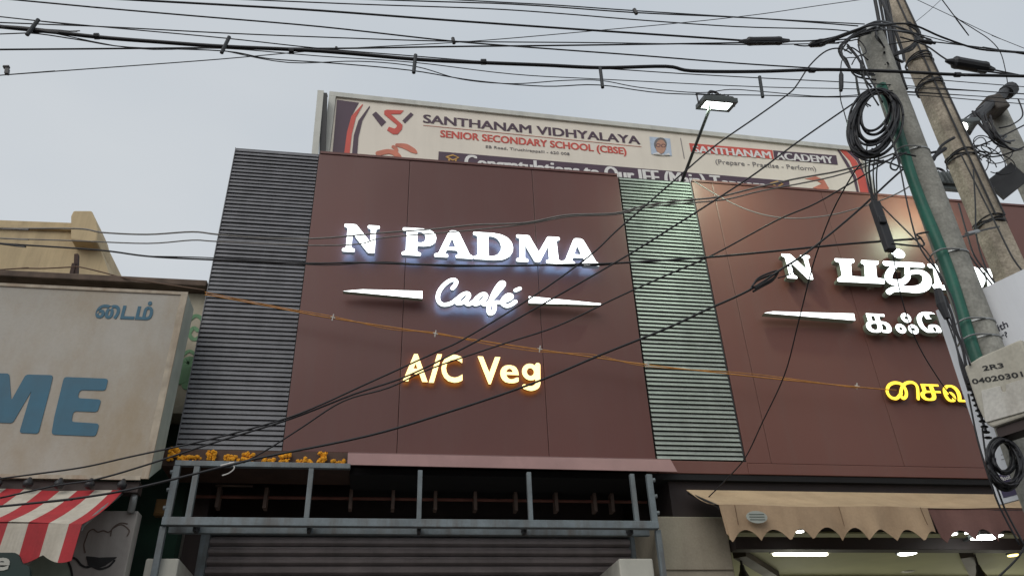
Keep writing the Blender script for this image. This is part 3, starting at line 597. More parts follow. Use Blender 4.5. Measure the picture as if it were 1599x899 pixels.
# ------------------------------------------------------------------ left neighbour: low building, light-box sign, awning
nb = empty('shop_building', (-4.2, 8, 0), 'low old shop with rusty roof edge and painted side wall left of the cafe', 'building')
m = MB(); m.box(-8, -2.35, 6.55, 11, 0, 5.2); m.build('wall', paintwall, nb)
a = at(323, 450, 6.5)
m = MB(); m.box(-8, a.x, 6.46, 11, a.z-.0, a.z+.065); m.build('roof_edge', rustedge, nb, bevel=.01)
pw0 = at(292, 462, 6.6); pw1 = at(262, 638, 6.6)
m = MB(); m.box(-2.34, -1.66, 6.6, 6.8, pw1.z, a.z-.005); pwl = m.build('painted_wall', paintwall, nb)
pf = Frame((0, 6.6, 0), (1, 0, 0), (0, 0, 1))
m = MB()
add_stroke(m, pf, pf.uvs([(296, 500), (306, 493), (316, 500), (316, 520), (304, 530), (296, 522), (302, 512), (309, 516)]), .035, .001, .004, (0, 0, 0)); m.build('mural', greenmural, pwl); m = MB(); add_stroke(m, pf, pf.uvs([(282, 592), (292, 566), (301, 570), (293, 600)]), .10, .001, .004, (0, 0, 0)); add_stroke(m, pf, pf.uvs([(284, 556), (296, 548), (308, 556)]), .03, .001, .004, (0, 0, 0))
m.build('mural', greenmural, pwl)
m = MB(); m.box(-2.0, -1.66, 6.52, 6.8, pw1.z-.07, pw1.z-.003); m.build('ledge', paintwall, nb)
m = MB(); m.box(-8, -1.62, 6.75, 6.9, 0, pw1.z-.08); m.build('back_wall', M('dim_green_wall', (.018, .045, .03), .9, .3, 3), nb)
# sign box
SX = -1.7; SY = 5.93; SB = at(232, 748, SY).z; ST = at(295, 458, SY).z
sgn = empty('light_box_sign', (-3.1, 6.1, SB), 'weathered cream box sign with big teal letters ME and small Tamil lettering', 'shop sign')
m = MB(); m.hexa([(-4.9, SY, SB), (SX, SY, SB), (SX, 6.2, SB+.17), (-4.9, 6.2, SB+.17), (-4.9, SY, ST), (SX, SY, ST), (SX, 6.2, ST), (-4.9, 6.2, ST)]); m.build('box', [signedge], sgn, bevel=.006)
m = MB(); m.box(-4.88, SX-.05, SY-.006, SY-.001, SB+.02, ST-.025); m.build('face_sheet', signcream, sgn)
m = MB(); m.box(-4.9, SX+.004, SY-.016, SY-.007, ST-.024, ST+.004); m.box(SX-.048, SX+.004, SY-.016, SY-.001, SB+.0, ST-.025); m.box(-4.9, SX-.05, SY-.016, SY-.007, SB-.01, SB+.019); m.build('trim', M('trim_rusty_cream', (.43, .37, .29), .7, .2, 12, streak=.7, dirt=(.22, .12, .06)), sgn)
sf = Frame((0, SY-.006, 0), (1, 0, 0), (0, 0, 1))
def Z5(x, y): return (x*.18916, 560+y*.18916)
def soutline(pts, r, mat=tealpaint):
    m = MB(); m.prism(rounded(sf.uvs(pts), r), sf, .001, .005); return m.build('lettering', mat, sgn)
soutline([Z5(530, 150), Z5(895, 165), Z5(872, 263), Z5(660, 258), Z5(640, 325), Z5(838, 336), Z5(806, 440), Z5(608, 432), Z5(590, 520), Z5(822, 535), Z5(792, 640), Z5(425, 625), Z5(450, 480)], .025)
soutline([Z5(-160, 118), Z5(78, 122), Z5(94, 345), Z5(215, 130), Z5(440, 136), Z5(415, 250), Z5(318, 618), Z5(160, 612), Z5(235, 360), Z5(262, 265), Z5(105, 532), Z5(-30, 526), Z5(-60, 300), Z5(-110, 600), Z5(-260, 594)], .022)
ua = sf.uv(147, 497)[0]; ub = sf.uv(237, 497)[0]; vb = sf.uv(190, 497)[1]; hh = sf.uv(149, 474)[1]-vb
m = MB(); add_text(m, sf, 'ைடம்', ua, ub, vb, hh, .001, .005, .03, 0, cap=.62); m.build('lettering', tealpaint, sgn)
m = MB()
m.box(-4.9, SX-.06, SY+.02, SY+.12, SB-.09, SB-.012); m.build('under_strip', darkbrown, sgn)
for px, py in ((0, 741), (48, 742), (95, 747), (143, 747), (193, 748)):
    c = at(px, py, SY-.05); m = MB(); m.lathe((c.x, c.y, SB-.045), (0, -.3, -1), [(.012, -.03), (.02, -.01), (.034, .012), (.03, .04), (.0, .052)], 10); m.build('bulb', rubber_b, sgn, smooth=True)
# posts of the wire on the roof
pm = empty('wire_post', at(115, 440, 6.9), 'short dark timber post holding a sagging wire on the shop roof', 'post')
m = MB(); a = at(120, 398, 6.9); b = at(118, 455, 6.9); m.bar(b, a, .035, .045, (0, 1, 0)); m.build('post', darkwood, pm); m = MB(); m.bar(at(106, 455, 6.88), at(116, 412, 6.88), .035, .03, (0, 1, 0)); m.build('brace', darkwood, pm)
# yellow building far behind
yb = empty('yellow_building', at(60, 440, 11.5)*1, 'pale yellow plastered house with a stepped corner behind the box sign', 'building'); 
yf = Frame((0, 10, 0), (1, 0, 0), (0, 0, 1))
m = MB(); q = yf.uvs([(175, 440), (157, 388), (152, 388), (150, 349), (-60, 341)]); q = [(q[0][0], 0)]+q+[(q[-1][0], 0)]
m.prism(q, yf, -4, 0); m.build('wall', yellowwall, yb, bevel=.01)
m = MB(); a = yf.uv(-60, 356); b = yf.uv(117, 362); m.prism([(a[0], a[1]-.0), (b[0], b[1]), (b[0], b[1]+.05), (a[0], a[1]+.05)], yf, .001, .05); m.build('parapet_band', yellowwall, yb);
m = MB(); q = yf.uvs([(118, 351), (122, 343), (150, 343), (157, 359), (160, 372), (158, 390), (150, 392), (118, 388)]); m.prism(q, yf, -.4, .22); m.build('corner_pier', yellowwall, yb, bevel=.02)
# striped awning
Yw = 6.0; A = at(197, 762, Yw); Yf_ = 5.312; Bq = at(127, 821, Yf_); Cq = at(112, 863, Yf_-.01); ax1 = A.x; pitch = .118
stripe_r = M('awning_red', (.42, .028, .035), .7, .12, 6, streak=.35, fine=.08); stripe_w = M('awning_cream', (.55, .50, .42), .75, .1, 6, streak=.55, dirt=(.28, .23, .17), fine=.08)
aw = empty('striped_awning', (-3.0, 5.9, 3.2), 'red and cream striped fabric awning with scalloped edge under the box sign', 'awning')
m = MB(); x = ax1; i = 0; first = True
zA = A.z; zB = (Bq.z+.015); zC = Cq.z
while x > -5.0:
    wd = .075 if i == 0 else pitch; mi = i % 2
    x2 = x-wd; n = 8
    for k in range(n):                           # sagging slope
        t0, t1 = k/n, (k+1)/n
        def P(xx, t): return Vector((xx, Yw+(Yf_-Yw)*t, zA+(zB-zA)*t-.03*math.sin(math.pi*t)+.006*math.sin(xx*9+t*3)))
        a, b, c, d = P(x2, t0), P(x, t0), P(x, t1), P(x2, t1); o = Vector((0, 0, .004))
        m.add([a, b, c, d, a+o, b+o, c+o, d+o], [(0, 1, 2, 3), (7, 6, 5, 4), (2, 1, 5, 6), (0, 3, 7, 4)], mi)
    n = 6
    for k in range(n):                           # valance with scallops two stripes wide
        xa, xb = x+(x2-x)*k/n, x+(x2-x)*(k+1)/n
        def S_(xx): return zC-.05*abs(math.sin((ax1-xx+.06)*math.pi/(pitch*2)))-.01
        def Yv(xx): return Yf_-.012+.012*math.sin(xx*14)
        v = [(xb, Yv(xb), S_(xb)), (xa, Yv(xa), S_(xa)), (xa, Yf_, zB), (xb, Yf_, zB)]
        v2 = [(p[0], p[1]+.004, p[2]) for p in v]
        m.add(v+v2, [(0, 1, 2, 3), (7, 6, 5, 4), (0, 4, 5, 1)], mi)
    x = x2; i += 1
m.build('fabric', [stripe_r, stripe_w], aw)
m = MB(); m.tube([(-5, Yw+.03, zA-.01), (ax1, Yw+.03, zA-.01)], .018, 8); m.tube([(-5, Yf_+.03, zB-.02), (ax1, Yf_+.03, zB-.02)], .015, 8); m.tube([(ax1-.02, Yw+.02, zA-.02), (ax1-.02, Yf_+.03, zB-.02)], .012, 8); m.build('awning_frame', galv, aw)
# white side wall with cup drawing, drain pipe
wl = empty('side_wall', (-1.95, 6.3, 0), 'grey white shop wall with a line drawing of a steaming cup, right of the striped awning', 'wall')
pr = at(216, 797, 6.05); m = MB(); m.box(-3.3, pr.x, 6.05, 6.17, 0, pr.z); m.build('wall', M('grey_white_wall', (.34, .31, .285), .8, .12, 4, streak=.4, bump=.1), wl, bevel=.008)
cf = Frame((0, 6.05, 0), (1, 0, 0), (0, 0, 1))
def Z8(x, y): return (x*.2882, 640+y*.2882)
m = MB(); add_stroke(m, cf, cf.uvs([Z8(*p) for p in ((395, 920), (385, 860), (370, 815), (385, 797), (415, 808), (440, 838), (470, 850), (500, 845), (540, 860), (590, 845), (620, 815))]), .014, .001, .003, (0, 0, 0)); m.prism(rounded(cf.uvs([Z8(466, 790), Z8(540, 798), Z8(638, 795), Z8(570, 842), Z8(530, 858), Z8(480, 845)]), .01), cf, .0035, .0055); m.build('cup_drawing', blackpaint, wl)
m = MB(); add_stroke(m, cf, cf.uvs([Z8(*p) for p in ((462, 770), (455, 730), (468, 690), (480, 660), (505, 645), (530, 660), (560, 652), (590, 660), (620, 635), (660, 620), (700, 650), (690, 680))]), .008, .001, .003, (0, 0, 0)); add_stroke(m, cf, cf.uvs([Z8(*p) for p in ((600, 680), (610, 640), (650, 612), (690, 615))]), .007, .001, .003, (0, 0, 0)); m.build('steam_drawing', M('brown_line', (.12, .085, .07), .8), wl)
m = MB(); p = at(204, 800, 6.02); q = at(208, 752, 6.02); m.tube([p, (p.x, p.y, q.z)], .026, 10); tag(m.build('drain_pipe', galv, smooth=True), 'short grey pipe between the box sign and the painted cup wall', 'pipe')
# round dark board with the letter e
eb = empty('hanging_board', at(20, 899, 5.25), 'dark green board with a pale letter e under the striped awning', 'sign board')
ef = Frame((0, 5.2, 0), (1, 0, 0), (0, 0, 1))
m = MB(); m.prism(rounded(ef.uvs([(-60, 862), (28, 862), (34, 880), (46, 882), (48, 960), (-60, 960)]), .03), ef, -.03, 0); m.build('board', M('dark_green_board', (.012, .03, .026), .6, .2), eb)
ua, va = ef.uv(-14, 889); ub, vbb = ef.uv(13, 889); m = MB(); add_text(m, ef, 'e', ua, ub, va, ef.uv(0, 866)[1]-va, .001, .005, .03, cap=.6); m.build('lettering', capwhite, eb)
m = MB(); m.prism(cf.uvs([(38, 899), (42, 885), (55, 872), (72, 864), (95, 862), (107, 866), (106, 880), (112, 899), (112, 960), (38, 960)]), cf, .0005, .001); m.build('painted_patch', M('pale_green_paint', (.25, .30, .24), .7, .12, streak=.3), wl)
m = MB(); p = at(252, 795, 6.6); m.box(p.x-.04, p.x+.05, 6.55, 6.62, p.z-.06, p.z+.07); m.box(p.x-.03, p.x+.04, 6.54, 6.549, p.z-.05, p.z+.06); tag(m.build('meter_box', M('ochre_box', (.22, .12, .04), .7, .2), bevel=.006), 'small ochre box on the dark wall left of the steel frame', 'box')

# ------------------------------------------------------------------ tan awning and lit shop on the right
aw2 = empty('tan_awning', (4.4, 6.2, 3.3), 'tan fabric awning with pointed scallops and a brown continuation over the lit shop', 'awning')
AX0, AX1 = 2.535, XR; Yw2 = 6.26; Yf2 = 5.655; zA2 = 3.60; zB2 = 3.292; zC2 = 3.105
def scal(x):
    k = int((x-AX0-.06)/.2215+50); am = .088+.016*math.sin(k*2.7)
    return zC2+.012-am*(1-abs(math.sin((x-AX0-.06)*math.pi/.2215)))+.010*math.sin(x*4.1)+.005*math.sin(x*9.7)
def fold(x, t): return -.014*math.sin(x*11+1.5*math.sin(x*3.1))*t-.009*math.sin(x*27+2*math.sin(x*5))*t*t-.012*math.sin(x*1.9)*t
for mat, x0, x1, oy, name in ((tan, AX0, 4.285, 0, 'tan_fabric'), (tanband, 4.29, AX1, .006, 'brown_fabric')):
    m = MB(); n = int((x1-x0)/.0185); nt_ = 6
    nv = 7
    def Vp(x, t): z1 = scal(x); zt_ = zB2+.006*math.sin(x*5.3); return Vector((x+.035*t*(1 if x < x0+.02 else .3), Yf2+oy+fold(x, t), zt_+(z1-zt_)*t))
    for i in range(n):
        xa, xb = x0+(x1-x0)*i/n, x0+(x1-x0)*(i+1)/n
        for j in range(nv):
            v = [Vp(xa, (j+1)/nv), Vp(xb, (j+1)/nv), Vp(xb, j/nv), Vp(xa, j/nv)]; o = Vector((0, .004, 0)); m.add(v+[p+o for p in v], [(0, 1, 2, 3), (7, 6, 5, 4)]+([(0, 4, 5, 1)] if j == nv-1 else []), 0)
    m.build(name, mat, aw2)
m = MB(); nx, ny = 60, 6
def Pt(x, t): return Vector((x, Yw2+(Yf2-Yw2)*t, zA2+(zB2-zA2)*t-.02*math.sin(math.pi*t)*(1+.6*math.sin(x*3)+.4*math.sin(x*7+t*3))+.006*math.sin(x*5.3)*t))
for i in range(nx):
    xa, xb = AX0+(AX1-AX0)*i/nx, AX0+(AX1-AX0)*(i+1)/nx
    for j in range(ny):
        t0, t1 = j/ny, (j+1)/ny; v = [Pt(xa, t1), Pt(xb, t1), Pt(xb, t0), Pt(xa, t0)]; o = Vector((0, 0, -.004)); m.add(v+[p+o for p in v], [(0, 1, 2, 3), (7, 6, 5, 4)], 0)
m.build('top_fabric', tan, aw2)
m = MB()
for x in (2.66, 3.52, 4.22):
    P = [(x+.012*t/6, Yf2-.004+fold(x, t/7), zB2+(scal(x)-zB2)*t/7) for t in range(0, 6)]; m.tube(P, .0022, 4)
m.build('seam', M('seam_dark', (.16, .10, .06), .9), aw2)
m = MB(); m.prism(ell(0, 0, .085, .047), Frame((2.80, Yf2-.045, 3.19), (1, 0, 0), (0, 0, 1)), 0, .004); pt = m.build('patch', M('patch_grey', (.36, .38, .34), .7, .1), aw2)
m = MB()
for k in (-.02, 0, .02): m.box(2.80-.06, 2.80+.06, Yf2-.0525, Yf2-.0495, 3.188+k, 3.194+k)
m.build('patch_lettering', M('patch_print', (.16, .18, .16), .7), pt)
m = MB(); m.tube([(AX0, Yf2+.02, zB2-.012), (AX1, Yf2+.02, zB2-.012)], .014, 8); m.tube([(AX0+.02, Yw2, zA2-.03), (AX0+.02, Yf2+.02, zB2-.012)], .012, 8); m.build('awning_frame', blackiron, aw2)
# beam, room, ceiling
yBm = 6.22; b0 = at(1300, 838, yBm).z; b1 = at(1300, 857, yBm).z
m = MB(); m.box(2.87, XR, yBm, yBm+.12, b1, b0); m.build('beam', M('beam_dark', (.035, .026, .025), .6, .2, 5), cafe, bevel=.006)
CZ = 3.28
m = MB(); m.box(2.9, XR, D+.1, 12, CZ, CZ+.015); m.build('shop_ceiling', ceilm, cafe)
m = MB(); m.box(2.9, XR, 11.6, 11.75, 0, CZ-.01); m.box(2.885, 2.95, 7.06, 11.6, 0, CZ-.01); m.build('shop_wall', M('shop_wall', (.50, .52, .38), .8, .06, 3), cafe)
m = MB(); m.hexa([(4.2, 8.2, CZ-.14), (XR-.1, 8.2, CZ-.14), (XR-.1, 11.5, CZ-.14), (5.3, 11.5, CZ-.14), (4.2, 8.2, CZ-.02), (XR-.1, 8.2, CZ-.02), (XR-.1, 11.5, CZ-.02), (5.3, 11.5, CZ-.02)]); m.build('ceiling_drop', M('ceiling_drop', (.30, .27, .2), .8, .1), cafe)
lit_w = E('shop_lamp_white', (1, 1, .93), 12); lit_t = E('shop_tube_warm', (1, .97, .78), 6); lit_y = E('shop_lamp_yellow', (1, .78, .2), 5)
m = MB(); a = at(1208, 863, 1); YT = (CZ-.03-1.6)/(a.z-1.6); p = at(1208, 863, YT); q = at(1291, 864, YT)
m.box(p.x, q.x, YT-.02, YT+.02, CZ-.05, CZ-.03); t_ = m.build('tube_light', lit_t); m = MB(); m.box(p.x-.03, q.x+.03, YT-.03, YT+.03, CZ-.029, CZ-.001); m.build('batten', capwhite, t_); tag(t_, 'long warm tube light on the shop ceiling', 'tube light')
def downlight(px, py, r, label, Z=None, mat=lit_w, Y=None, oval=1):
    if Z: a = at(px, py, 1); Y = (Z-1.6)/(a.z-1.6)
    c = at(px, py, Y); m = MB(); m.lathe(c, (0, 0, 1), [(r, -.006), (r, .0)], 18); o = m.build('round_lamp', mat)
    m = MB(); m.lathe(c, (0, 0, 1), [(r*1.25, .001), (r*1.25, .022), (r*.7, .03)], 18); m.build('lamp_rim', lamp_grey, o)
    if not Z:
        m = MB(); m.bar(c+Vector((0, .03, .02)), (c.x, yBm+.2, c.z+.12), .02, .02); m.build('lamp_bracket', blackiron, o)
    return tag(o, label, 'lamp')
downlight(1417, 863, .085, 'flat white round lamp on the shop ceiling above the white camera dome', CZ-.02)
downlight(1249, 829, .030, 'small bright lamp behind the tan scallops, the only one over the tube light', Y=6.0)
downlight(1488, 833, .034, 'left one of two small bright lamps behind the brown scallops', Y=6.0)
downlight(1511, 831, .024, 'smaller right one of two bright lamps behind the brown scallops', Y=6.0)
downlight(1582, 866, .05, 'small yellow lamp on the ceiling at the far right', CZ-.02, mat=lit_y)
m = MB(); c = at(1541, 839, 5.95); m.box(c.x-.10, c.x+.10, c.y-.07, c.y+.07, c.z, c.z+.008); o = m.build('panel_lamp', lit_w); m = MB(); m.box(c.x-.11, c.x+.11, c.y-.08, c.y+.08, c.z+.009, c.z+.035); m.box(c.x-.015, c.x+.015, c.y, yBm+.2, c.z+.036, c.z+.06); m.build('lamp_rim', lamp_grey, o); tag(o, 'large flat white panel lamp under the brown awning, brightest lamp at the lower right', 'lamp')
def shop_fill(x, y, z, e, col=(1, .98, .82), size=.3):  # bare point light without a fixture, added to brighten the shop
    ld = bpy.data.lights.new('shop_fill', 'POINT'); ld.shadow_soft_size = size; ld.energy = e; ld.color = col
    lo = bpy.data.objects.new('shop_fill', ld); COL.objects.link(lo); lo.location = (x, y, z)
shop_fill(4.9, 9.2, CZ-.8, 34); shop_fill(7.2, 8.8, CZ-.8, 30); shop_fill(5.0, 5.95, 3.12, 3, (.95, 1, 1), .2)
c = at(1413, 876, 7.9); m = MB(); m.lathe((c.x, c.y, c.z+.03), (0, 0, -1), [(.06, -.02), (.055, 0), (.045, .03), (.025, .055), (0, .065)], 14); m.lathe((c.x, c.y, c.z+.03), (0, 0, 1), [(.07, .02), (.07, CZ-c.z-.031)], 14); tag(m.build('camera_dome', capwhite, smooth=True), 'white camera dome hanging from the shop ceiling below a round lamp', 'camera')
def fan(px, label, Y, ang):
    c = at(px, 880, Y); root = empty('ceiling_fan', (c.x, Y, CZ), label, 'ceiling fan')
    dk = M('fan_dark', (.035, .03, .03), .5, .2)
    m = MB(); m.tube([(c.x, Y, CZ-.12), (c.x, Y, CZ-.001)], .012, 8); m.build('rod', dk, root)
    m = MB(); m.lathe((c.x, Y, CZ-.10), (0, 0, -1), [(.018, 0), (.028, .05), (.06, .12), (.075, .16), (.075, .2), (.09, .21), (.09, .29), (.05, .33)], 16); m.build('motor', dk, root)
    for k in range(3):
        a = ang+k*2.094; d = Vector((math.cos(a), math.sin(a), 0)); s_ = Vector((-d.y, d.x, 0)); cc = Vector((c.x, Y, CZ-.36))
        m = MB(); m.obox(cc+d*.36, d*.26, s_*.065+Vector((0, 0, .012)), Vector((0, 0, .003))); m.obox(cc+d*.07, d*.05, s_*.02, Vector((0, 0, .003))); m.build('blade', dk, root)
fan(1158, 'dark ceiling fan hanging by the left end of the lit shop', 7.15, .5)
fan(1526, 'dark ceiling fan hanging at the right, in front of the yellow lamps', 7.15, 1.4)
# dark diagonal bars just under the shop ceiling
for px in (1180, 1535):
    m = MB(); a = at(px-25, 868, 7.0); m.bar((a.x, 7.0, CZ-.035), (a.x+.75, 7.9, CZ-.035), .12, .06); m.build('ceiling_diagonal', M('diagonal_dark', (.06, .045, .035), .7), cafe)

# ================================================================== POLES
def pole(name, label, pts, r, mat, n=20, square=False):
    root = empty(name, (pts[0][0], pts[0][1], 0), label, 'pole')
    m = MB(); K = 24; P = []; rr = []
    for i in range(K+1):
        t = i/K; P.append(Vector(pts[0]).lerp(Vector(pts[1]), t)); rr.append(r[0]+(r[1]-r[0])*t+rnd.uniform(-.002, .002))
    if square:
        vs = []; fs = []; cs = [(1, .55), (.55, 1), (-.55, 1), (-1, .55), (-1, -.55), (-.55, -1), (.55, -1), (1, -.55)]
        for p, q in zip(P, rr): vs += [p+Vector((a*q, b*q, 0)) for a, b in cs]
        for i in range(K): fs += [(i*8+k, i*8+(k+1) % 8, (i+1)*8+(k+1) % 8, (i+1)*8+k) for k in range(8)]
        m.add(vs, fs+[tuple(range(K*8, K*8+8))])
    else: m.tube(P, rr, n)
    m.build('shaft', mat, root, smooth=not square, bevel=.006 if square else 0)
    return root
def band(root, c, r, wd=.025, mat=galv, ax=(0, 0, 1)):
    m = MB(); m.lathe(c, ax, [(r, -wd/2), (r+.004, -wd/2), (r+.004, wd/2), (r, wd/2)], 20); return m.build('clamp_band', mat, root)
YP = 3.5; RB, RT = .096, .091
pt_ = at(1361, 60, YP); pb_ = at(1543, 555, YP); sl = (pt_-pb_)/(pt_.z-pb_.z)
p1 = pole('utility_pole', 'grey round concrete pole with a green pipe and cable coil, nearest pole', [pb_-sl*pb_.z, pt_], (RB, RT), concrete)
def onp(z): return pt_+sl*(z-pt_.z)
def rp1(z): return RB+(RT-RB)*z/pt_.z
m = MB(); m.tube([onp(pt_.z+.004), onp(pt_.z+.045)], [.098, .09], 20); m.build('pole_cap', galv, p1)
gz0, gz1 = 3.15, at(1365, 140, YP).z
m = MB(); m.tube([onp(z)+Vector((-rp1(z)-.012, -.04, 0))+Vector((.012*math.sin(z*5), 0, 0)) for z in [gz0+(gz1-gz0)*i/20 for i in range(21)]], .034, 12); m.build('green_pipe', greenpipe, p1, smooth=True)
for py in (245, 400, 505, 530):
    z = at(1440, py, YP).z; band(p1, onp(z), rp1(z)+.001, .01)
    m = MB(); c = onp(z); m.tube(smooth([c+Vector((-.02, -rp1(z)-.004, 0)), c+Vector((-.13, -rp1(z)+.0, -.005)), c+Vector((-rp1(z)-.085, -.05, -.02)), c+Vector((-rp1(z)-.06, .02, -.02))], 4), .005, 6); m.build('pipe_bracket', galv, p1)
# second pole
YQ = 4.4; qa = at(1573, 410, YQ); qb = at(1398, 0, YQ); qx = at(1440, 130, YQ).x
p2 = pole('utility_pole', 'tall weathered brown concrete pole with chamfered edges behind the grey one', [(at(1565, 400, YQ).x, YQ, 0), (at(1396, 8, YQ).x, YQ, qb.z+1.0)], (.140, .078), oldconc, square=True)
def qn(z): return Vector((at(1565, 400, YQ).x, YQ, 0)).lerp(Vector((at(1396, 8, YQ).x, YQ, qb.z+1.0)), z/(qb.z+1.0))
for py in (100, 138, 250, 355):
    z = at(1420+(py-60)*.42, py, YQ).z; c = qn(z); m = MB()
    for k in range(4):
        ph = rnd.uniform(0, .03); m.tube(smooth([c+Vector((.115*math.cos(t*.5236), .115*math.sin(t*.5236), ph+.03*math.sin(t*.52+k))) for t in range(13)], 3), .007, 5)
    m.build('wire_wrap', rubber, p2)
for dx in (-.03, .05):
    m = MB(); m.tube([qn(5.2)+Vector((dx, -.12, 0)), qn(8.3)+Vector((dx-.01, -.09, 0))], .008, 5); m.build('earth_wire', rubber, p2)
# third pole with street lamp
YR = 5.0; ra = at(1600, 290, YR); rb = at(1550, 165, YR); rx = at(1578, 230, YR).x
p3 = pole('lamp_pole', 'grey street lamp pole with clamp arm at the right edge', [(ra.x-.0, YR, 0), (rb.x, YR, rb.z)], (.14, .10), concrete)
m = MB(); a = at(1488, 228, YR-.35); b = at(1572, 140, YR-.1)
m.tube(smooth([at(1500, 207, YR-.4), at(1528, 180, YR-.3), at(1552, 158, YR-.15), at(1578, 136, YR-.05)], 5), [.055]*8+[.06]*8, 10) if False else m.tube(smooth([at(1508, 206, YR-.5), at(1525, 182, YR-.3), at(1552, 158, YR-.15), at(1580, 136, YR-.05)], 5), .048, 10)
m.lathe(at(1575, 142, YR-.07), (1, 0, .8), [(.05, -.07), (.075, -.06), (.075, .06), (.05, .07)], 12); m.build('lamp_arm', blackiron, p3)
m = MB(); c = at(1550, 168, YR-.12); m.obox(c, (.085, 0, .03), (0, .10, 0), (-.03, 0, .085)); m.build('arm_clamp', M('clamp_rust', (.075, .066, .058), .8, .35), p3, bevel=.02)
c = at(1497, 200, YR-.62); m = MB(); m.obox(c+Vector((.06, 0, .035)), (.12, 0, .03), (0, .07, 0), (-.008, 0, .025)); m.build('lamp_head', lamp_grey, p3, bevel=.012)
m = MB(); m.lathe(c+Vector((0, 0, .0)), (0, 0, -1), [(.07, 0), (.065, .025), (.03, .045)], 14); m.build('lamp_glass', E('street_lamp_glass', (1, 1, .94), 9), p3)
# black signal plate on pole three
m = MB(); c = at(1574, 284, YR-.2); fr3 = Frame(c, (.9, -.42, .08), (.35, 0, .95)); m.prism([(-.17, -.10), (.17, -.10), (.17, .12), (-.17, .12)], Frame(c, (.80, -.2, .56), (-.5, 0, .8)), -.02, .02); tag(m.build('black_plate', blackiron), 'tilted black plate fixed to the lamp pole at the right edge', 'plate')

# ------------------------------------------------------------------ board and junction box on the near pole
Yb = 3.78; tl = at(1461, 485, Yb); d_ = ray(1599, 420); tr = EYE+d_*((tl.z-EYE.z)/d_.z)
bx = Vector((tr.x-tl.x, tr.y-tl.y, 0)).normalized()
bup = (at(1461, 485, Yb)-at(1550, 790, Yb)).normalized()
bup = (bup-bx*bup.dot(bx)).normalized()
pfm = Frame(tl, bx, bup); hB = pfm.uv(1550, 790)[1]
brd = empty('poster_board', pfm.p(.25, hB), 'grey white advertising board tied behind the grey pole, violet block at its foot', 'sign board')
Wb = .62
cutL = pfm.uv(1461, 485)
m = MB(); m.prism([(0, hB), (Wb, hB), (Wb, .0), (0, 0)], pfm, -.018, 0); m.build('board', posterwhite, brd)
def ptext(body, l, r, top, mat, bold, cap=CAP):
    m = MB(); a = pfm.uv(*l); b = pfm.uv(*r); h = pfm.uv(*top)[1]-a[1]; add_text(m, pfm, body, a[0], b[0], a[1], h, .001, .003, bold, cap=cap, slope=(b[1]-a[1])/(b[0]-a[0])); m.build('lettering', mat, brd)
def V1(x, y): return (1440+x*.24462, 380+y*.24472)
ptext('with', V1(442, 585), V1(552, 530), V1(443, 535), postertext, .01); ptext('air?', V1(462, 628), V1(551, 592), V1(463, 590), postertext, .01)
ptext('fidence w', V1(500, 708), V1(655, 655), V1(500, 675), postertext, 0); ptext('an', V1(612, 702), V1(650, 690), V1(612, 684), postertext, .02, cap=.56)
m = MB(); 
def V2(x, y): return (1440+x*.24462, 580+y*.24472)
m.prism(pfm.uvs([V2(470, 665), V2(650, 610), V2(655, 770), V2(520, 805)]), pfm, .001, .003); m.build('violet_block', posterviolet, brd)
ptext2 = [('Bpox', V2(512, 700), V2(570, 680), V2(512, 672)), ('Here', V2(525, 730), V2(565, 718), V2(525, 715))]
m = MB(); a = pfm.uv(*V2(512, 700)); b = pfm.uv(*V2(572, 682)); add_text(m, pfm, 'Book', a[0], b[0], a[1], .026, .004, .006, .02, slope=(b[1]-a[1])/(b[0]-a[0])); m.build('lettering', inkwhite, brd)
m = MB(); c = pfm.uv(*V2(452, 560)); m.prism([(c[0]+.018*math.cos(i*.449), c[1]+.018*math.sin(i*.449)) for i in range(14)], pfm, .001, .003); m.build('dot_mark', posterviolet, brd)
m = MB()
for y in (545, 575): m.prism(pfm.uvs([V2(505, y-15), V2(590, y-37), V2(590, y-34), V2(505, y-12)]), pfm, .001, .003)
m.build('thin_line', inkgrey, brd)
# junction box
jb0 = at(1505, 572, YP-.26); jx = bx; jup = bup
jf = Frame(jb0, jx, jup)
jr = jf.uv(1599, 556); jbm = jf.uv(1534, 672)
jbx = empty('junction_box', jf.p(.12, jbm[1]), 'beige moulded box with hand painted 2R3 04020301 on the near pole', 'junction box')
JW = .30; JH = jbm[1]
m = MB(); m.prism(rounded([(0, 0), (JW*.3, .018), (JW, .022), (JW, JH+.0), (.035, JH), (.012, JH+.03), (0, JH+.12)], .012), jf, -.13, 0); m.build('case', boxbeige, jbx, bevel=.012)
ar = jf.uvs([(1533, 610), (1563, 602), (1566, 612), (1572, 612), (1572, 600), (1599, 592), (1612, 590), (1612, 640), (1540, 660)])
m = MB(); m.prism(rounded(ar, .008), jf, .001, .008); m.build('raised_panel', M('box_panel_pale', (.60, .58, .53), .6, .12, 9, streak=.5, dirt=(.30, .26, .2), fine=.15), jbx, bevel=.004)
def jtext(body, l, r, top, bold):
    m = MB(); a = jf.uv(*l); b = jf.uv(*r); h = jf.uv(*top)[1]-a[1]; add_text(m, jf, body, a[0], b[0], a[1], h, .001, .0025, bold, slope=(b[1]-a[1])/(b[0]-a[0])); m.build('lettering', blackpaint, jbx)
jtext('2R3', V1(392, 812), V1(524, 790), V1(390, 778), .018); jtext('04020301', V1(325, 897), V1(648, 848), V1(322, 862), .018)
m = MB(); bs = jf.uvs([(1540, 672), (1599, 655)]); m.prism([(.04, JH-.05), (JW, JH-.05), (JW, JH-.004), (.04, JH-.004)], jf, -.11, -.02); m.build('base', darkbrown, jbx)
m = MB()
for i in range(11):
    t = i/10; c = jf.p(-.012+.0*t, -.09+(JH+.06)*t*1.0, -.03); m.lathe(c, (.3, 0, 1), [(.006, -.004), (.018, 0), (.006, .004)], 8)
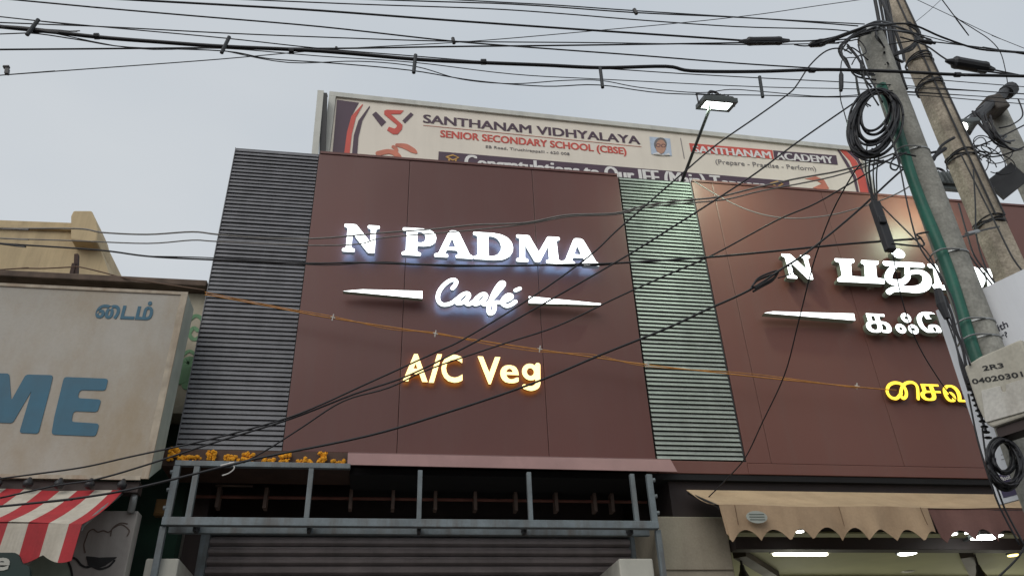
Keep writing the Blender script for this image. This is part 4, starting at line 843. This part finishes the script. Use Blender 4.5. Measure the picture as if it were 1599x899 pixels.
m.tube([jf.p(-.012, -.05, -.03), jf.p(-.012, JH, -.03)], .007, 6); m.build('spiral_sleeve', rubber, jbx)

# ================================================================== CABLES
def cable(name, label, pts, Y0, Y1, r, mat=rubber, cat='cable', group=None, sub=5, parent=None):
    """overhead line; pts are its bends, Y0..Y1 its distance from this side of the street at both ends"""
    L_ = [0]
    for a, b in zip(pts[:-1], pts[1:]): L_.append(L_[-1]+math.hypot(b[0]-a[0], b[1]-a[1]))
    P = [at(p[0], p[1], Y0+(Y1-Y0)*l/L_[-1]) for p, l in zip(pts, L_)]
    off = lambda p: p[0] < -15 or p[0] > 1620 or p[1] < 0     # the line goes on past the picture's edge
    if off(pts[0]): P.insert(0, P[0]+(P[0]-P[1]).normalized()*6)
    if off(pts[-1]): P.append(P[-1]+(P[-1]-P[-2]).normalized()*6)
    m = MB(); m.tube(smooth(P, sub), r, 6); o = m.build(name, mat, parent, smooth=True)
    if parent is None: tag(o, label, cat, group)
    return o
def closure(o, a, b, Y, r, name='splice_closure', ends=True):
    A_, B_ = at(*a, Y), at(*b, Y); d = B_-A_; m = MB(); m.lathe(A_, d, [(r*.5, 0), (r, d.length*.06), (r*1.06, d.length*.1), (r, d.length*.2), (r, d.length*.8), (r*1.06, d.length*.9), (r, d.length*.94), (r*.5, d.length)], 12)
    m.tube([A_-d*.18, A_], [.012, r*.6], 8); m.tube([B_, B_+d*.18], [r*.6, .012], 8)
    return m.build(name, rubber_b, o)
c1_ = cable('overhead_cable', 'thickest black overhead cable carrying rod spacers across the sky', [(-60, 36), (0, 42), (50, 46), (150, 58), (250, 66), (350, 73), (500, 80), (650, 93), (750, 98), (850, 102), (940, 106), (1040, 104), (1080, 111), (1180, 112), (1290, 109), (1400, 112), (1500, 117), (1640, 120)], 3.3, 3.3, .0115)
for a, b in (((42, 55), (60, 31)), ((346, 83), (358, 58)), ((646, 114), (649, 86)), ((941, 137), (937, 105)), ((1191, 152), (1186, 120))):
    m = MB(); m.tube([at(*a, 3.285), at(*b, 3.285)], .011, 8); m.build('rod_spacer', M('spacer_grey', (.035, .04, .045), .6), c1_)
m = MB()
for px, py in ((151, 57), (455, 80), (755, 97), (1268, 110), (1495, 117)): m.tube([at(px-4, py, 3.3), at(px+4, py, 3.3)], .018, 8)
m.build('tape_joint', rubber_b, c1_)
cable('service_wire', 'thin wire looping under the rod spacers, lowest of that set', [(-40, 55), (44, 52), (120, 62), (200, 74), (350, 80), (420, 92), (520, 99), (640, 110), (740, 126), (850, 135), (935, 133), (1040, 146), (1190, 149), (1310, 152), (1380, 147)], 3.3, 3.42, .0035)
cable('service_wire', 'thin wire along the upper ends of the rod spacers', [(-40, 22), (60, 33), (200, 46), (352, 60), (500, 76), (648, 88), (800, 100), (938, 107), (1060, 115), (1186, 122), (1380, 132), (1640, 150)], 3.3, 3.45, .0035)
cable('service_wire', 'thin wire through the middle of the rod spacers', [(-40, 40), (50, 46), (210, 76), (350, 76), (500, 88), (648, 98), (800, 116), (940, 124), (1188, 136), (1380, 141), (1640, 158)], 3.3, 3.45, .003)
cable('service_wire', 'thin wavy wire sagging between the second and fifth rod spacers', [(352, 80), (450, 98), (560, 96), (648, 104), (720, 124), (800, 131), (880, 126), (938, 126), (1000, 137), (1090, 145), (1140, 140), (1188, 143), (1290, 151), (1375, 145)], 3.3, 3.42, .003)
c2_ = cable('overhead_cable', 'straight black cable level across the sky into the long black splice', [(-40, 78), (350, 75), (520, 76), (710, 73), (900, 71), (1165, 67), (1230, 65), (1285, 62), (1350, 45)], 3.5, 3.4, .0055)
closure(c2_, (1165, 65), (1222, 64), 3.45, .030)
cable('overhead_cable', 'cable descending from the top left corner to join the thick cable right of centre', [(-20, -4), (150, 12), (300, 25), (500, 42), (700, 64), (850, 76), (1000, 87), (1150, 99), (1290, 108)], 3.45, 3.32, .005)
c4_ = cable('overhead_cable', 'second thickest cable sloping down from the upper left towards the first black splice', [(150, -3), (350, 8), (500, 17), (700, 32), (900, 46), (1050, 56), (1165, 64)], 3.6, 3.46, .0075)
cable('overhead_cable', 'cable leaving the top edge near the left, ending above the tapered splice', [(340, -2), (560, 7), (760, 14), (880, 22), (990, 31), (1150, 42), (1290, 46), (1345, 52)], 3.6, 3.45, .0045)
cable('overhead_cable', 'cable entering at the middle of the top edge, the lower of two there', [(560, -1), (800, 7), (990, 20), (1180, 29), (1340, 41)], 3.6, 3.5, .005)
cable('overhead_cable', 'cable entering at the middle of the top edge, the upper of two there', [(690, -1), (860, 8), (990, 17), (1200, 30), (1350, 38)], 3.62, 3.5, .0045)
c9_ = cable('service_wire', 'long thin wire rising rightwards across the sky, with a clamp at its left end', [(-40, 121), (11, 117), (150, 107), (340, 93), (525, 77), (720, 66), (900, 51), (1150, 27), (1350, -1)], 4.2, 4.6, .0038)
m = MB(); m.obox(at(11, 112, 4.2), (.012, 0, 0), (0, .012, 0), (-.004, 0, .024)); m.obox(at(10, 105, 4.2), (.018, 0, .003), (0, .012, 0), (0, 0, .006)); m.build('wire_clamp', rubber_b, c9_)
cable('service_wire', 'thin wire just above the thick cable at left, running on to the tapered splice', [(-40, 34), (160, 42), (350, 52), (520, 59), (710, 65), (930, 67), (1150, 70), (1310, 68)], 3.55, 3.45, .004)
m = MB(); m.tube([at(707, 60, 3.5), at(709, 68, 3.5)], .012, 6); m.tube([at(990, 15, 3.55), at(994, 22, 3.55)], .014, 6); m.tube([at(525, 74, 3.5), at(527, 83, 3.5)], .009, 6); 
tag(m.build('wire_joint', rubber_b), 'small dark wire joints strung along the upper cables', 'wire joint')
# to the right of the poles
c_r = cable('overhead_cable', 'black cable falling from the pole heads to the upper right edge', [(1335, 58), (1370, 42), (1420, 38), (1470, 58), (1520, 75), (1560, 80), (1640, 86)], 3.4, 3.5, .008)
cable('overhead_cable', 'cable to the right edge just beneath the heavier falling one', [(1350, 45), (1425, 52), (1500, 70), (1580, 80), (1640, 84)], 3.45, 3.6, .004)
cr2 = cable('overhead_cable', 'short cable right of the poles bearing the small stub splice', [(1385, 70), (1430, 64), (1460, 66), (1520, 73), (1570, 80), (1640, 92)], 3.5, 3.5, .005)
closure(cr2, (1432, 64), (1456, 67), 3.5, .017)
cr3 = cable('overhead_cable', 'cable bearing the bulky black splice case right of the poles', [(1405, 58), (1445, 71), (1486, 97), (1545, 108), (1600, 119), (1640, 124)], 3.5, 3.3, .006)
closure(cr3, (1487, 97), (1543, 107), 3.4, .044)
cable('service_wire', 'kinked wire dropping from the top right corner past the lamp arm', [(1465, -8), (1490, 25), (1518, 44), (1545, 62), (1562, 82), (1570, 110), (1574, 135)], 4.5, 4.9, .005)
cable('service_wire', 'faint straight wire from the top right falling to the right edge', [(1415, -8), (1500, 32), (1560, 60), (1640, 92)], 4.6, 4.6, .0035)
cable('service_wire', 'faint wire rising to the right from the brown pole top', [(1425, 38), (1450, 18), (1480, -10)], 4.4, 4.6, .003)
for k, (y0, y1, wd) in enumerate(((121, 136, 'uppermost'), (136, 146, 'second'), (143, 155, 'third'), (147, 163, 'lowest'))):
    cable('service_wire', 'nearly level thin wire between the brown pole and the right edge, %s of four' % wd, [(1385, y0), (1450, y0+3), (1520, (y0+y1)/2+1), (1640, y1+3)], 3.5, 3.8, .0035, group='level thin wires at the right')
cb = cable('service_wire', 'short black drop with a plug hanging left of the grey pole', [(1338, 90), (1318, 92), (1313, 105), (1312, 150), (1318, 175), (1324, 196)], 3.4, 3.4, .0035)
m = MB(); m.tube([at(1313, 113, 3.4), at(1313.5, 118, 3.4), at(1313.5, 136, 3.4), at(1313, 142, 3.4)], [.008, .016, .016, .012], 8); m.build('plug', rubber_b, cb)
ct = cable('overhead_cable', 'short cable with the tapered black splice left of the pole heads', [(1240, 70), (1262, 72), (1300, 64), (1330, 60), (1360, 52)], 3.45, 3.4, .005)
A_, B_ = at(1263, 71, 3.44), at(1303, 63, 3.42); d = B_-A_; m = MB(); m.lathe(A_, d, [(.008, 0), (.02, d.length*.08), (.03, d.length*.45), (.026, d.length*.6), (.02, d.length*.62), (.018, d.length*.98), (.008, d.length)], 12); m.build('splice_closure', rubber_b, ct)
# across the cafe front
cable('house_wire', 'grey twin wire across the white letters, rising towards the poles on the right', [(-40, 356), (0, 357), (120, 357), (160, 363), (230, 366), (300, 362), (340, 366), (420, 372), (500, 372), (592, 364), (685, 357), (742, 351), (820, 348), (884, 336), (960, 333), (1003, 322), (1056, 314), (1119, 308), (1181, 293), (1244, 279), (1306, 268), (1350, 256), (1395, 240)], 5.7, 3.6, .0062, greywire)
cable('house_wire', 'lower strand of the grey wires across the white letters', [(-40, 370), (0, 372), (120, 376), (230, 380), (300, 375), (340, 377), (480, 383), (560, 381), (600, 371), (720, 361), (820, 350), (890, 338), (960, 335), (1010, 324), (1060, 318), (1130, 312), (1190, 298), (1300, 276), (1380, 250)], 5.72, 3.62, .005, greywire)
cf_ = cable('house_wire', 'black level wire running under the letters PADMA to the green pipe', [(-40, 375), (0, 380), (150, 390), (230, 400), (320, 405), (480, 411), (560, 410), (660, 413), (780, 415), (880, 413), (960, 411), (1100, 402), (1200, 393), (1310, 382), (1400, 375), (1440, 372)], 5.7, 3.45, .0068)
cable('house_wire', 'thin black strand twisted along the level wire under PADMA', [(230, 400), (320, 402), (420, 408), (510, 414), (600, 409), (700, 416), (820, 414), (920, 415), (1000, 408), (1100, 402)], 5.28, 3.98, .004)
co = cable('fairy_light_string', 'orange string of tiny lamps sloping across the cafe front between both signs', [(320, 460), (350, 465), (470, 488), (520, 497), (680, 521), (845, 546), (1010, 569), (1170, 587), (1340, 604), (1400, 609)], 6.14, 6.1, .0055, orangewire, 'string of lights')
cable('strand', '', [(320, 456), (440, 480), (520, 494), (610, 514), (680, 519), (760, 537), (845, 549), (930, 554), (1010, 572), (1170, 583), (1340, 606)], 6.14, 6.1, .0035, orangewire, parent=co)
m = MB()
for px, py in ((520, 496), (680, 521), (843, 545), (1010, 569), (1338, 603)):
    c = at(px, py, 6.12); m.tube([c+Vector((-.006, 0, -.03)), c+Vector((.004, -.01, .03))], .006, 6); m.tube([c+Vector((-.02, 0, .008)), c+Vector((.02, -.01, -.008))], .005, 6)
m.build('tie', whitewire, co)
cable('house_wire', 'rusty sagging wire over the post on the shop roof', [(-30, 423), (0, 421), (36, 419), (70, 419), (110, 417), (125, 417), (160, 425), (195, 434), (240, 441), (320, 453)], 6.9, 6.2, .006, M('rusty_wire', (.13, .08, .055), .8), 'wire')
cable('drop_wire', 'black wire from the pole heads arching over the floodlight arm to the lower left', [(1330, 84), (1313, 76), (1290, 80), (1265, 102), (1245, 132), (1231, 147), (1181, 183), (1119, 226), (1069, 268), (1009, 320), (962, 361), (920, 400), (835, 461), (728, 527), (678, 551), (568, 601), (500, 632), (440, 655), (330, 685), (202, 713), (130, 729), (52, 740), (-40, 752)], 3.35, 5.0, .0052)
cable('drop_wire', 'black wire from the big coil passing beneath the floodlight to the lower left', [(1372, 138), (1350, 150), (1316, 173), (1244, 223), (1181, 270), (1119, 311), (1056, 351), (981, 398), (856, 470), (749, 530), (640, 585), (553, 615), (450, 655), (330, 692), (230, 725), (150, 748), (86, 758), (0, 777), (-40, 786)], 3.4, 5.0, .0055)
cable('drop_wire', 'black wire crossing the lower slats of the green-lit screen towards A/C Veg', [(1410, 236), (1350, 273), (1275, 317), (1213, 344), (1113, 398), (1040, 430), (960, 466), (870, 509), (785, 537), (671, 576), (607, 605), (536, 626), (470, 668), (420, 700), (380, 722)], 3.45, 5.3, .0052)
c7_ = cable('drop_wire', 'heavier black wire with a hanging loop beside the Tamil letter N', [(1440, 240), (1400, 273), (1335, 333), (1263, 392), (1222, 419), (1170, 453), (1100, 485), (1040, 513), (940, 553), (830, 599), (700, 643), (575, 680), (413, 713), (358, 726), (220, 760), (144, 774), (72, 783), (-40, 794)], 3.45, 4.9, .0068)
m = MB(); lp = [(1172, 452), (1180, 440), (1196, 432), (1212, 428), (1206, 438), (1190, 447), (1176, 455)]
m.tube(smooth([at(*p, 3.75) for p in lp], 5), .007, 6); m.tube(smooth([at(p[0]+3, p[1]-5, 3.73) for p in lp], 5), .006, 6); m.tube(smooth([at(1205, 430, 3.72), at(1225, 417, 3.72), at(1238, 417, 3.72), at(1236, 427, 3.72), at(1215, 434, 3.72)], 5), .004, 6); m.build('wire_loop', rubber, c7_)
m = MB(); m.tube(smooth([at(352, 727, 4.95), at(360, 722, 4.93), at(366, 730, 4.93), at(358, 738, 4.93), at(347, 742, 4.93)], 4), .004, 6); m.tube([at(345, 727, 4.94), at(366, 722, 4.92)], .008, 6); m.build('white_tie', whitewire, c7_)
cable('drop_wire', 'black wire hanging down the right cladding to the awning corner', [(1345, 255), (1330, 275), (1300, 330), (1277, 390), (1265, 430), (1245, 510), (1225, 585), (1190, 660), (1165, 712), (1140, 742), (1105, 777)], 3.6, 6.1, .0052)
cable('drop_wire', 'pale thin wire sagging over the top of the right cladding', [(1085, 284), (1120, 305), (1160, 325), (1200, 337), (1240, 341), (1290, 337), (1340, 325), (1395, 305), (1430, 285)], 6.1, 4.0, .005, greywire)
# long black box hung in front of the Tamil word
lb = cable('hanging_splice', 'long black splice box hanging on thin cables above the Tamil dot', [(1362, 232), (1357, 262), (1360, 290), (1365, 318)], 3.45, 3.45, .006, cat='splice box')
for dx in (-8, 7, 14): cable('hanger_cable', '', [(1362+dx, 225), (1358+dx*.8, 265), (1362+dx*.5, 295), (1365+dx*.3, 320)], 3.45, 3.45, .0045, parent=lb)
a, b = at(1365, 316, 3.45), at(1391, 392, 3.45); m = MB(); m.bar(a, b, .06, .045, (0, 1, 0)); m.bar(a.lerp(b, .35)-Vector((.01, .03, 0)), a.lerp(b, .5)-Vector((.01, .03, 0)), .05, .02, (0, 1, 0)); m.build('box', rubber_b, lb, bevel=.008)
cable('drop_wire', 'thin wire from the long black box down past the Tamil letters', [(1394, 392), (1400, 430), (1412, 480), (1430, 530), (1455, 575), (1490, 622), (1535, 650)], 3.45, 4.2, .0035)
cable('drop_wire', 'thin wire slanting from the long black box to the green pipe', [(1375, 320), (1400, 345), (1430, 375), (1452, 400), (1470, 440)], 3.45, 3.3, .0045)
cable('drop_wire', 'wire falling along the left side of the green pipe', [(1388, 205), (1405, 260), (1415, 310), (1430, 370), (1445, 400), (1465, 425), (1488, 470), (1500, 520), (1515, 570)], 3.3, 3.2, .005)
# strands down beside the green pipe to the box
for k in range(5):
    cable('drop_wire', 'black strand in the kinked bunch running down beside the green pipe', [(1466+k*2.5, 462), (1475+k*2.5+rnd.uniform(-3, 3), 490), (1484+k*3+rnd.uniform(-4, 4), 516), (1491+k*3+rnd.uniform(-4, 4), 543), (1500+k*2.5, 572), (1512+k*2.5, 610)], 3.32, 3.3, .0042, group='kinked bunch beside the green pipe')
m = MB(); m.tube([at(1464, 452, 3.3), at(1470, 475, 3.3), at(1479, 497, 3.3)], [.022, .026, .016], 8); tag(m.build('cable_sleeve', rubber_b), 'short black ribbed sleeve where the kinked bunch begins', 'cable sleeve')
# wires between and beyond the poles
for k, (pts, lab) in enumerate((([(1480, 310), (1490, 350), (1505, 385), (1530, 420), (1550, 445)], 'thin black wire between the two big poles, left of its neighbours'), ([(1497, 318), (1510, 365), (1522, 400), (1545, 430), (1560, 450)], 'thin black wire between the two big poles, middle one'), ([(1520, 265), (1523, 320), (1525, 370), (1540, 420), (1557, 447)], 'black wire down the front of the brown pole'), ([(1500, 240), (1530, 300), (1555, 350), (1580, 400), (1598, 425)], 'straight black wire slanting over the brown pole to the board'))):
    cable('drop_wire', lab, pts, 4.1, 3.9, .006)
ls = cable('drop_wire', 'short wire with a bright metal sleeve tying the brown pole to the grey one', [(1470, 372), (1500, 370), (1520, 364), (1540, 358), (1560, 354)], 3.5, 4.2, .007)
m = MB(); m.tube([at(1510, 366, 3.85), at(1527, 361, 3.95)], .016, 8); m.build('metal_sleeve', galv, ls)
cable('drop_wire', 'wire leaving the foot of the poster board downwards, left of two', [(1512, 615), (1519, 651), (1525, 680), (1535, 716), (1545, 748), (1562, 793), (1592, 850)], 3.3, 3.3, .0045)
cable('drop_wire', 'wire leaving the foot of the poster board downwards, right of two', [(1534, 668), (1537, 695), (1545, 737), (1557, 762), (1572, 800), (1602, 855)], 3.3, 3.3, .0045)
cable('drop_wire', 'thin black wire curving up at the lower right corner', [(1560, 899), (1580, 880), (1595, 862), (1605, 840)], 3.4, 3.4, .005)
# coils
def coil(tie, hang, wx, Y, n, r, seed=1):
    q = random.Random(seed); m = MB(); hx, hy = hang; L0 = math.hypot(hx, hy); ex, ey = hx/L0, hy/L0
    for k in range(n):
        f = q.choice((q.uniform(.62, .86), q.uniform(.86, 1.06), q.uniform(.92, 1.04))); a = wx*f*q.uniform(.86, 1.1); b = L0*.5*f; cx = tie[0]+hx*.5*f+q.uniform(-5, 5); cy = tie[1]+hy*.5*f+q.uniform(-3, 3); tw = q.uniform(-.16, .16)
        P = []
        for j in range(24):
            t = j*6.2832/24+k; u, v = a*math.cos(t), b*math.sin(t); u, v = u*math.cos(tw)-v*math.sin(tw), u*math.sin(tw)+v*math.cos(tw)
            P.append(at(cx+ex*v+ey*u, cy+ey*v-ex*u, Y+q.uniform(-.012, .012)+.035*math.sin(t+k)))
        P.append(P[0]); m.tube(smooth(P, 2), r*q.uniform(.8, 1.15), 6)
    return m
m = coil((1382, 143), (-34, 100), 36, 3.34, 24, .0078, 3); tag(m.build('cable_coil', rubber, smooth=True), 'big coil of black cable tied to the grey pole near its top', 'cable coil')
m = coil((1562, 686), (14, 76), 26, 3.18, 15, .006, 5); tag(m.build('cable_coil', rubber, smooth=True), 'small black cable coil hanging under the beige junction box', 'cable coil')
m = MB(); q = random.Random(11)
for P, rr, kk in (([(1285, 66), (1325, 50), (1372, 37), (1410, 44), (1434, 58), (1428, 74), (1402, 84)], .009, 2), ([(1352, 44), (1328, 58), (1314, 78), (1318, 98), (1338, 114), (1368, 120)], .008, 3),
    ([(1326, 72), (1338, 92), (1348, 114), (1364, 138)], .007, 2), ([(1416, 38), (1432, 54), (1424, 74), (1402, 88), (1388, 96), (1380, 84)], .008, 3), ([(1300, 70), (1330, 62), (1346, 66), (1352, 78), (1336, 92), (1326, 104)], .0065, 1),
    ([(1395, 40), (1372, 50), (1380, 70), (1396, 92), (1392, 104), (1384, 96)], .007, 2), ([(1340, 52), (1375, 44), (1420, 50), (1450, 64)], .007, 2), ([(1318, 84), (1330, 70), (1352, 92)], .006, 1), ([(1335, 118), (1345, 150), (1360, 165)], .005, 2)):
    for k in range(kk): m.tube(smooth([at(x+q.uniform(-5, 5), y+q.uniform(-5, 5), 3.36+.06*k+(.45 if x > 1385 else 0)) for x, y in P], 5), rr*q.uniform(.7, 1.1), 6)
tag(m.build('cable_tangle', rubber, smooth=True), 'tangle of black cable loops around the heads of the two big poles', 'cable tangle')
m = MB()
for px, r in ((1372, .016), (1379, .012), (1386, .02), (1392, .012)):
    m.tube(smooth([at(px-8, -12, 4.15), at(px, 30, 4.15), at(px+6, 70, 4.12), at(px+14, 110, 4.1), at(px+24, 140, 4.1)], 4), r, 7)
m.tube(smooth([at(1376, 0, 4.1), at(1395, 40, 4.05), at(1412, 95, 4.1), at(1390, 85, 4.0)], 4), .012, 6)
tag(m.build('cable_bunch', rubber, smooth=True), 'bunch of upright black cables strapped to the top of the brown pole', 'cable bunch')
m = MB(); q = random.Random(21)
for k in range(16):
    c = (1530+q.uniform(-30, 30), 246+q.uniform(-22, 14)); a, b = q.uniform(10, 34), q.uniform(6, 18); s0 = q.uniform(0, 6.28); t0 = q.uniform(-.5, .5); yy = 4.8+q.uniform(-.1, .1)
    m.tube(smooth([at(c[0]+a*math.cos(s0+j*.5)*math.cos(t0)-b*math.sin(s0+j*.5)*math.sin(t0), c[1]+a*math.cos(s0+j*.5)*math.sin(t0)+b*math.sin(s0+j*.5)*math.cos(t0), yy) for j in range(10)], 3), .005, 5)
tag(m.build('cable_tangle', rubber, smooth=True), 'loose tangle of thin loops between the brown pole and the lamp pole', 'cable tangle')
m = MB(); q = random.Random(31)
for k in range(9):
    a = (1536+q.uniform(-18, 12), 185+q.uniform(-14, 10)); b = (1575+q.uniform(-10, 22), 222+q.uniform(-20, 12)); md = ((a[0]+b[0])/2+q.uniform(-8, 8), (a[1]+b[1])/2+q.uniform(6, 22))
    m.tube(smooth([at(*a, 4.6), at(*md, 4.6), at(*b, 4.75)], 6), .010, 6)
for P in ([(1480, 205), (1500, 190), (1535, 165)], [(1475, 185), (1495, 190), (1518, 200)], [(1590, 155), (1597, 180), (1580, 195), (1560, 200)], [(1510, 235), (1560, 215), (1610, 190)], [(1500, 225), (1550, 245), (1610, 225)]): m.tube(smooth([at(*p, 4.65) for p in P], 6), .007, 6)
tag(m.build('cable_tangle', rubber, smooth=True), 'dense bundle of black cables sagging under the street lamp arm', 'cable tangle')
m = MB()
for P, r in (([(1476, 232), (1462, 242), (1452, 255), (1446, 268)], .018), ([(1490, 215), (1470, 228), (1458, 250)], .012), ([(1440, 250), (1450, 240), (1470, 236)], .01)): m.tube(smooth([at(*p, 4.2) for p in P], 5), r, 6)
tag(m.build('cable_tangle', rubber, smooth=True), 'short thick cable knot between the grey pole and the brown pole', 'cable tangle')
for P in ([(1395, 240), (1405, 250), (1400, 265), (1391, 262), (1394, 250), (1415, 238)], [(1392, 380), (1440, 384), (1438, 372), (1432, 366), (1450, 362)], [(1380, 190), (1395, 225), (1405, 260)], [(1340, 70), (1352, 110), (1368, 140), (1378, 160)], [(1345, 95), (1352, 130), (1372, 165)], [(1332, 240), (1350, 250), (1380, 252), (1410, 262)], [(1362, 258), (1388, 250), (1405, 240), (1430, 244)]): 
    m = MB(); m.tube(smooth([at(*p, 3.3) for p in P], 5), .0055, 6); tag(m.build('tie_wire', rubber, smooth=True), 'loose black tie wire hanging about the green pipe and big coil', 'wire', 'tie wires about the coil')
